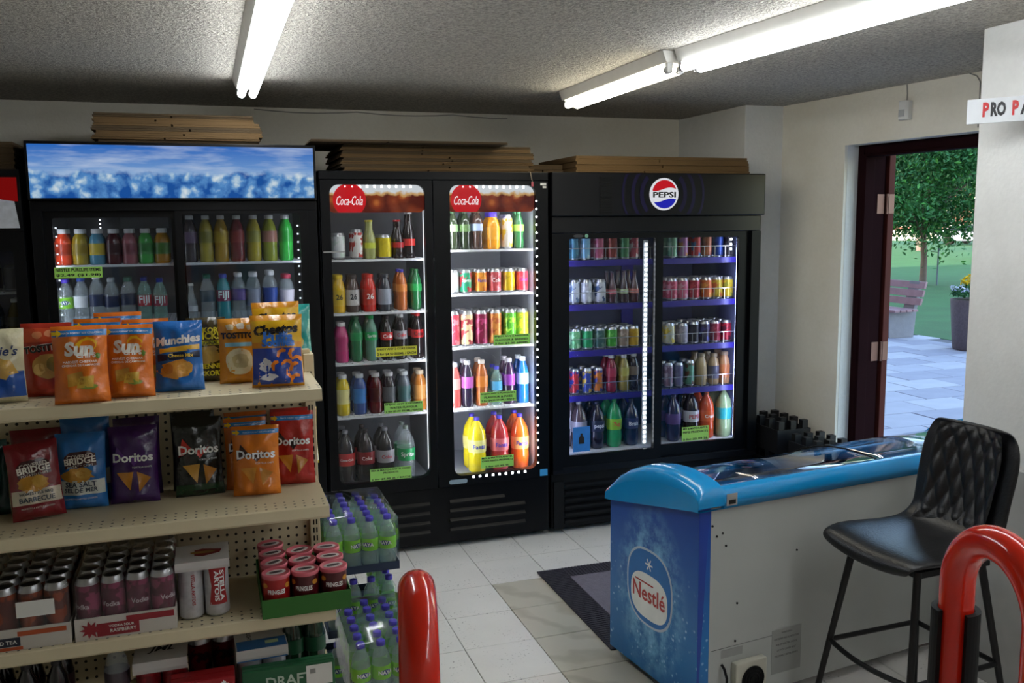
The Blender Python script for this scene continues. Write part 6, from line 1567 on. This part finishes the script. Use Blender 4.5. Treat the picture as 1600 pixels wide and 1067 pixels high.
# park bench facing the shop
tb = thing('park_bench', 'wooden slat bench on concrete ends beside the lawn', 'bench', (10.05, 11.95, ZG))
WOODB = mat('bench_wood', '#a08088', .7, var=.25, vscale=8); CONC = mat('concrete', '#8a8a92', .9, var=.15, vscale=12, bump=.3, bscale=50)
for k in range(4): MB().box(-.26 + k * .115, -.165 + k * .115, -.95, .95, .405, .44).obj('slat', WOODB, tb, bevel=.006)
for k in range(3):
    z = .50 + k * .125
    MB().prism([(.20 + k * .035, z), (.235 + k * .035, z), (.265 + k * .035, z + .10), (.23 + k * .035, z + .10)], 1, -.95, .95).obj('slat', WOODB, tb)
for y in (-.72, .72):
    MB().prism([(-.24, 0), (.22, 0), (.26, .40), (.36, .84), (.30, .86), (.20, .44), (.19, .404), (-.26, .404)], 1, y - .11, y + .11).obj('concrete_end', CONC, tb, bevel=.008)
# planter with flowers
tp = thing('planter', 'round concrete planter at the terrace edge', 'planter', (10.05, 9.72, ZG))
MB().lathe([(.27, 0), (.29, .02), (.34, .66), (.345, .70), (.31, .70), (.30, .64), (0, .64)], 28, cap1=False).obj('pot', mat('planter_stone', '#6a6268', .85, var=.3, vscale=30, bump=.4, bscale=60), tp)
MB().lathe([(.298, .641), (.25, .69), (0, .70)], 20, cap1=False).obj('soil', mat('soil', '#2a201a', .95), tp)
def leafcloud(n, fn, size, m, name, parent, seed, quad=True):
    r = random.Random(seed); vs = []; fs = []
    for k in range(n):
        c = Vector(fn(r)); s = size * r.uniform(.6, 1.3)
        a = Vector((r.gauss(0, 1), r.gauss(0, 1), r.gauss(0, 1))).normalized(); b = a.cross(Vector((r.gauss(0, 1), r.gauss(0, 1), r.gauss(0, 1)))).normalized()
        o = len(vs); nn = a.cross(b) * s * .18
        vs += [c - a * s, c + b * s * .45 + nn, c + a * s, c - b * s * .45 + nn]; fs += [(o, o + 1, o + 2), (o, o + 2, o + 3)]
    mb = MB().add(vs, fs); ob = mb.obj(name, m, parent, fix=False); ob['kind'] = 'stuff'; return ob
def dome(r, c, rx, rz, lo=0.0):
    a = r.uniform(0, 2 * PI); q = math.sqrt(r.random()); z = r.random() ** .6
    return (c[0] + rx * q * math.cos(a), c[1] + rx * q * math.sin(a), c[2] + rz * z * (1.1 - q * .8) + lo)
fl = thing('flower_cluster', 'yellow and white flowers growing in the concrete planter', 'flowers', (10.05, 9.72, ZG + .735))
leafcloud(500, lambda r: dome(r, (0, 0, 0), .33, .22), .045, mat('flower_leaf', '#3c7a4a', .7), 'foliage', fl, 1)
leafcloud(170, lambda r: dome(r, (0, 0, .16), .22, .22), .04, mat('flower_yellow', '#e8c81c', .6), 'yellow_blossoms', fl, 2)
leafcloud(140, lambda r: (lambda a, q: (q * math.cos(a), q * math.sin(a), .08 + .06 * r.random()))(r.uniform(0, 6.28), .24 + .12 * r.random()), .028, mat('flower_white', '#c8d4e8', .6), 'white_blossoms', fl, 3)
# trees
def tree(label, x, y, h0, rad, hz, trunk_r, n, col, seed, size=.16, low=0.0):
    t = thing('tree', label, 'tree', (x, y, ZG), 0, None); r = random.Random(seed)
    bark = mat('bark', '#6a5c58', .9, var=.3, vscale=10, bump=.5, bscale=25); top = h0 + hz * .9
    MB().tube([(0, 0, 0), (.03, .02, h0 * .5), (.0, .05, h0), (.08, .02, top * .7), (.0, .0, top)], [trunk_r * 1.2, trunk_r, trunk_r * .9, trunk_r * .5, trunk_r * .2], 10).obj('trunk', bark, t)
    for k in range(9):
        a = r.uniform(0, 6.28); z0 = h0 * r.uniform(.85, 1.5); l = rad * r.uniform(.5, .9)
        MB().tube([(0, 0, z0), (math.cos(a) * l * .5, math.sin(a) * l * .5, z0 + l * .45), (math.cos(a) * l, math.sin(a) * l, z0 + l * .8)], [trunk_r * .45, trunk_r * .25, .012], 6).obj('branch', bark, t)
    cl = [(Vector((r.gauss(0, 1), r.gauss(0, 1), r.gauss(0, .9))).normalized() * r.uniform(.25, 1) ** .6, r.uniform(.22, .42)) for _ in range(60)]
    def pt(q):
        c, s = cl[q.randrange(60)]
        v = Vector((q.gauss(0, .5), q.gauss(0, .5), q.gauss(0, .5))) * s
        return ((c.x + v.x) * rad, (c.y + v.y) * rad, h0 + low + hz / 2 + (c.z + v.z) * hz / 2)
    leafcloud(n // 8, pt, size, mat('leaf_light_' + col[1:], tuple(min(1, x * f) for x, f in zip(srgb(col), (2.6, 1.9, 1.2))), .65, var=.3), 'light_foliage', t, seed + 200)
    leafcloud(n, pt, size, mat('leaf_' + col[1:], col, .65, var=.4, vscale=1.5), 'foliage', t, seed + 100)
    return t
tree('young maple with slender grey trunk on the lawn', 18.7, 20.0, 1.35, 2.3, 4.2, .085, 26000, '#2a6836', 5, .075, -.10)
tree('sunlit yellow-green tree far across the lawn', 44, 54, 2.2, 4.5, 8, .2, 9000, '#7c9a30', 6, .2)
tree('tall dark tree behind the young maple', 33, 32, 2.4, 4.0, 10, .22, 14000, '#234c2e', 7, .2)
tree('broad green tree beyond the bench', 39, 42, 2.6, 4.5, 11, .24, 14000, '#2a5632', 8, .2)
tree('dark green tree at the far side of the park', 58, 44, 2.2, 4.0, 10, .2, 9000, '#2c5a36', 9, .2)
st_ = thing('tree_stake', 'thin wooden stake beside the young maple', 'stake', (18.95, 19.75, ZG)); MB().tube([(0, 0, 0), (.01, 0, 1.02)], .022, 8).obj('pole', mat('stake_wood', '#5c6a78', .8), st_)
MB().tube([(0, 0, .9), (-.10, .11, .92)], .008, 6).obj('tie', BLACKM, st_)
# far side: low pale wall, brick house, cars
fw = thing('garden_wall', 'long low pale wall at the far edge of the park', 'wall', (58, 64, ZG)); fw['kind'] = 'thing'
fw.rotation_euler = (0, 0, math.radians(-43))
MB().box(-14, 14, -.15, .15, 0, .75).obj('wall_body', mat('pale_wall', '#c8c4b8', .8), fw); MB().box(-14.05, 14.05, -.2, .2, .751, .84).obj('coping', mat('coping', '#d8d4c8', .8), fw)
hs = thing('house', 'brown brick house with pitched roof across the park', 'building', (66, 78, ZG), math.radians(-43))
BR = mat('house_brick', '#6a4a3c', .85, var=.25, vscale=3)
MB().box(-9, 9, -4, 4, 0, 4.6).obj('house_walls', BR, hs); MB().prism([(-4.6, 4.6), (4.6, 4.6), (0, 7.4)], 0, -9.4, 9.4).obj('roof', mat('roof_dark', '#4a3c38', .9), hs)
for k in range(5):
    w_ = MB().box(-7.6 + k * 3.4, -6.2 + k * 3.4, -4.06, -4.0, 1.1, 2.7).obj('window', mat('window_frame', '#cfcac0', .6), hs); MB().box(-7.5 + k * 3.4, -6.3 + k * 3.4, -4.09, -4.061, 1.2, 2.6).obj('pane', mat('pane_dark', '#2c3440', .15), w_)
def car(x, y, rz, col, label):
    t = thing('parked_car', label, 'car', (x, y, ZG), rz); m = mat('car_' + col[1:], col, .25, var=.05, coat=.5)
    MB().prism([(-2.1, .3), (2.1, .3), (2.15, .62), (2.0, .82), (1.1, .92), (.6, 1.38), (-1.0, 1.42), (-1.7, .98), (-2.1, .9)], 1, -.85, .85).obj('body', m, t, bevel=.05)
    MB().prism([(1.0, .94), (.55, 1.33), (-.95, 1.36), (-1.5, .98)], 1, -.86, .86).obj('side_window', mat('car_glass', '#1c2530', .1), t)
    for wx in (-1.3, 1.35):
        for wy in (-.86, .86):
            w = MB().lathe([(.30, -.09), (.32, -.05), (.32, .05), (.30, .09)], 18).obj('wheel', BLACKM, t, loc=(wx, wy * .92, .32)); w.rotation_euler = (PI / 2, 0, 0)
car(50.5, 49.8, math.radians(-50), '#9aa4b8', 'silver blue car parked beyond the lawn')
car(54.5, 52.2, math.radians(-50), '#d8d8d4', 'white car parked beyond the lawn')
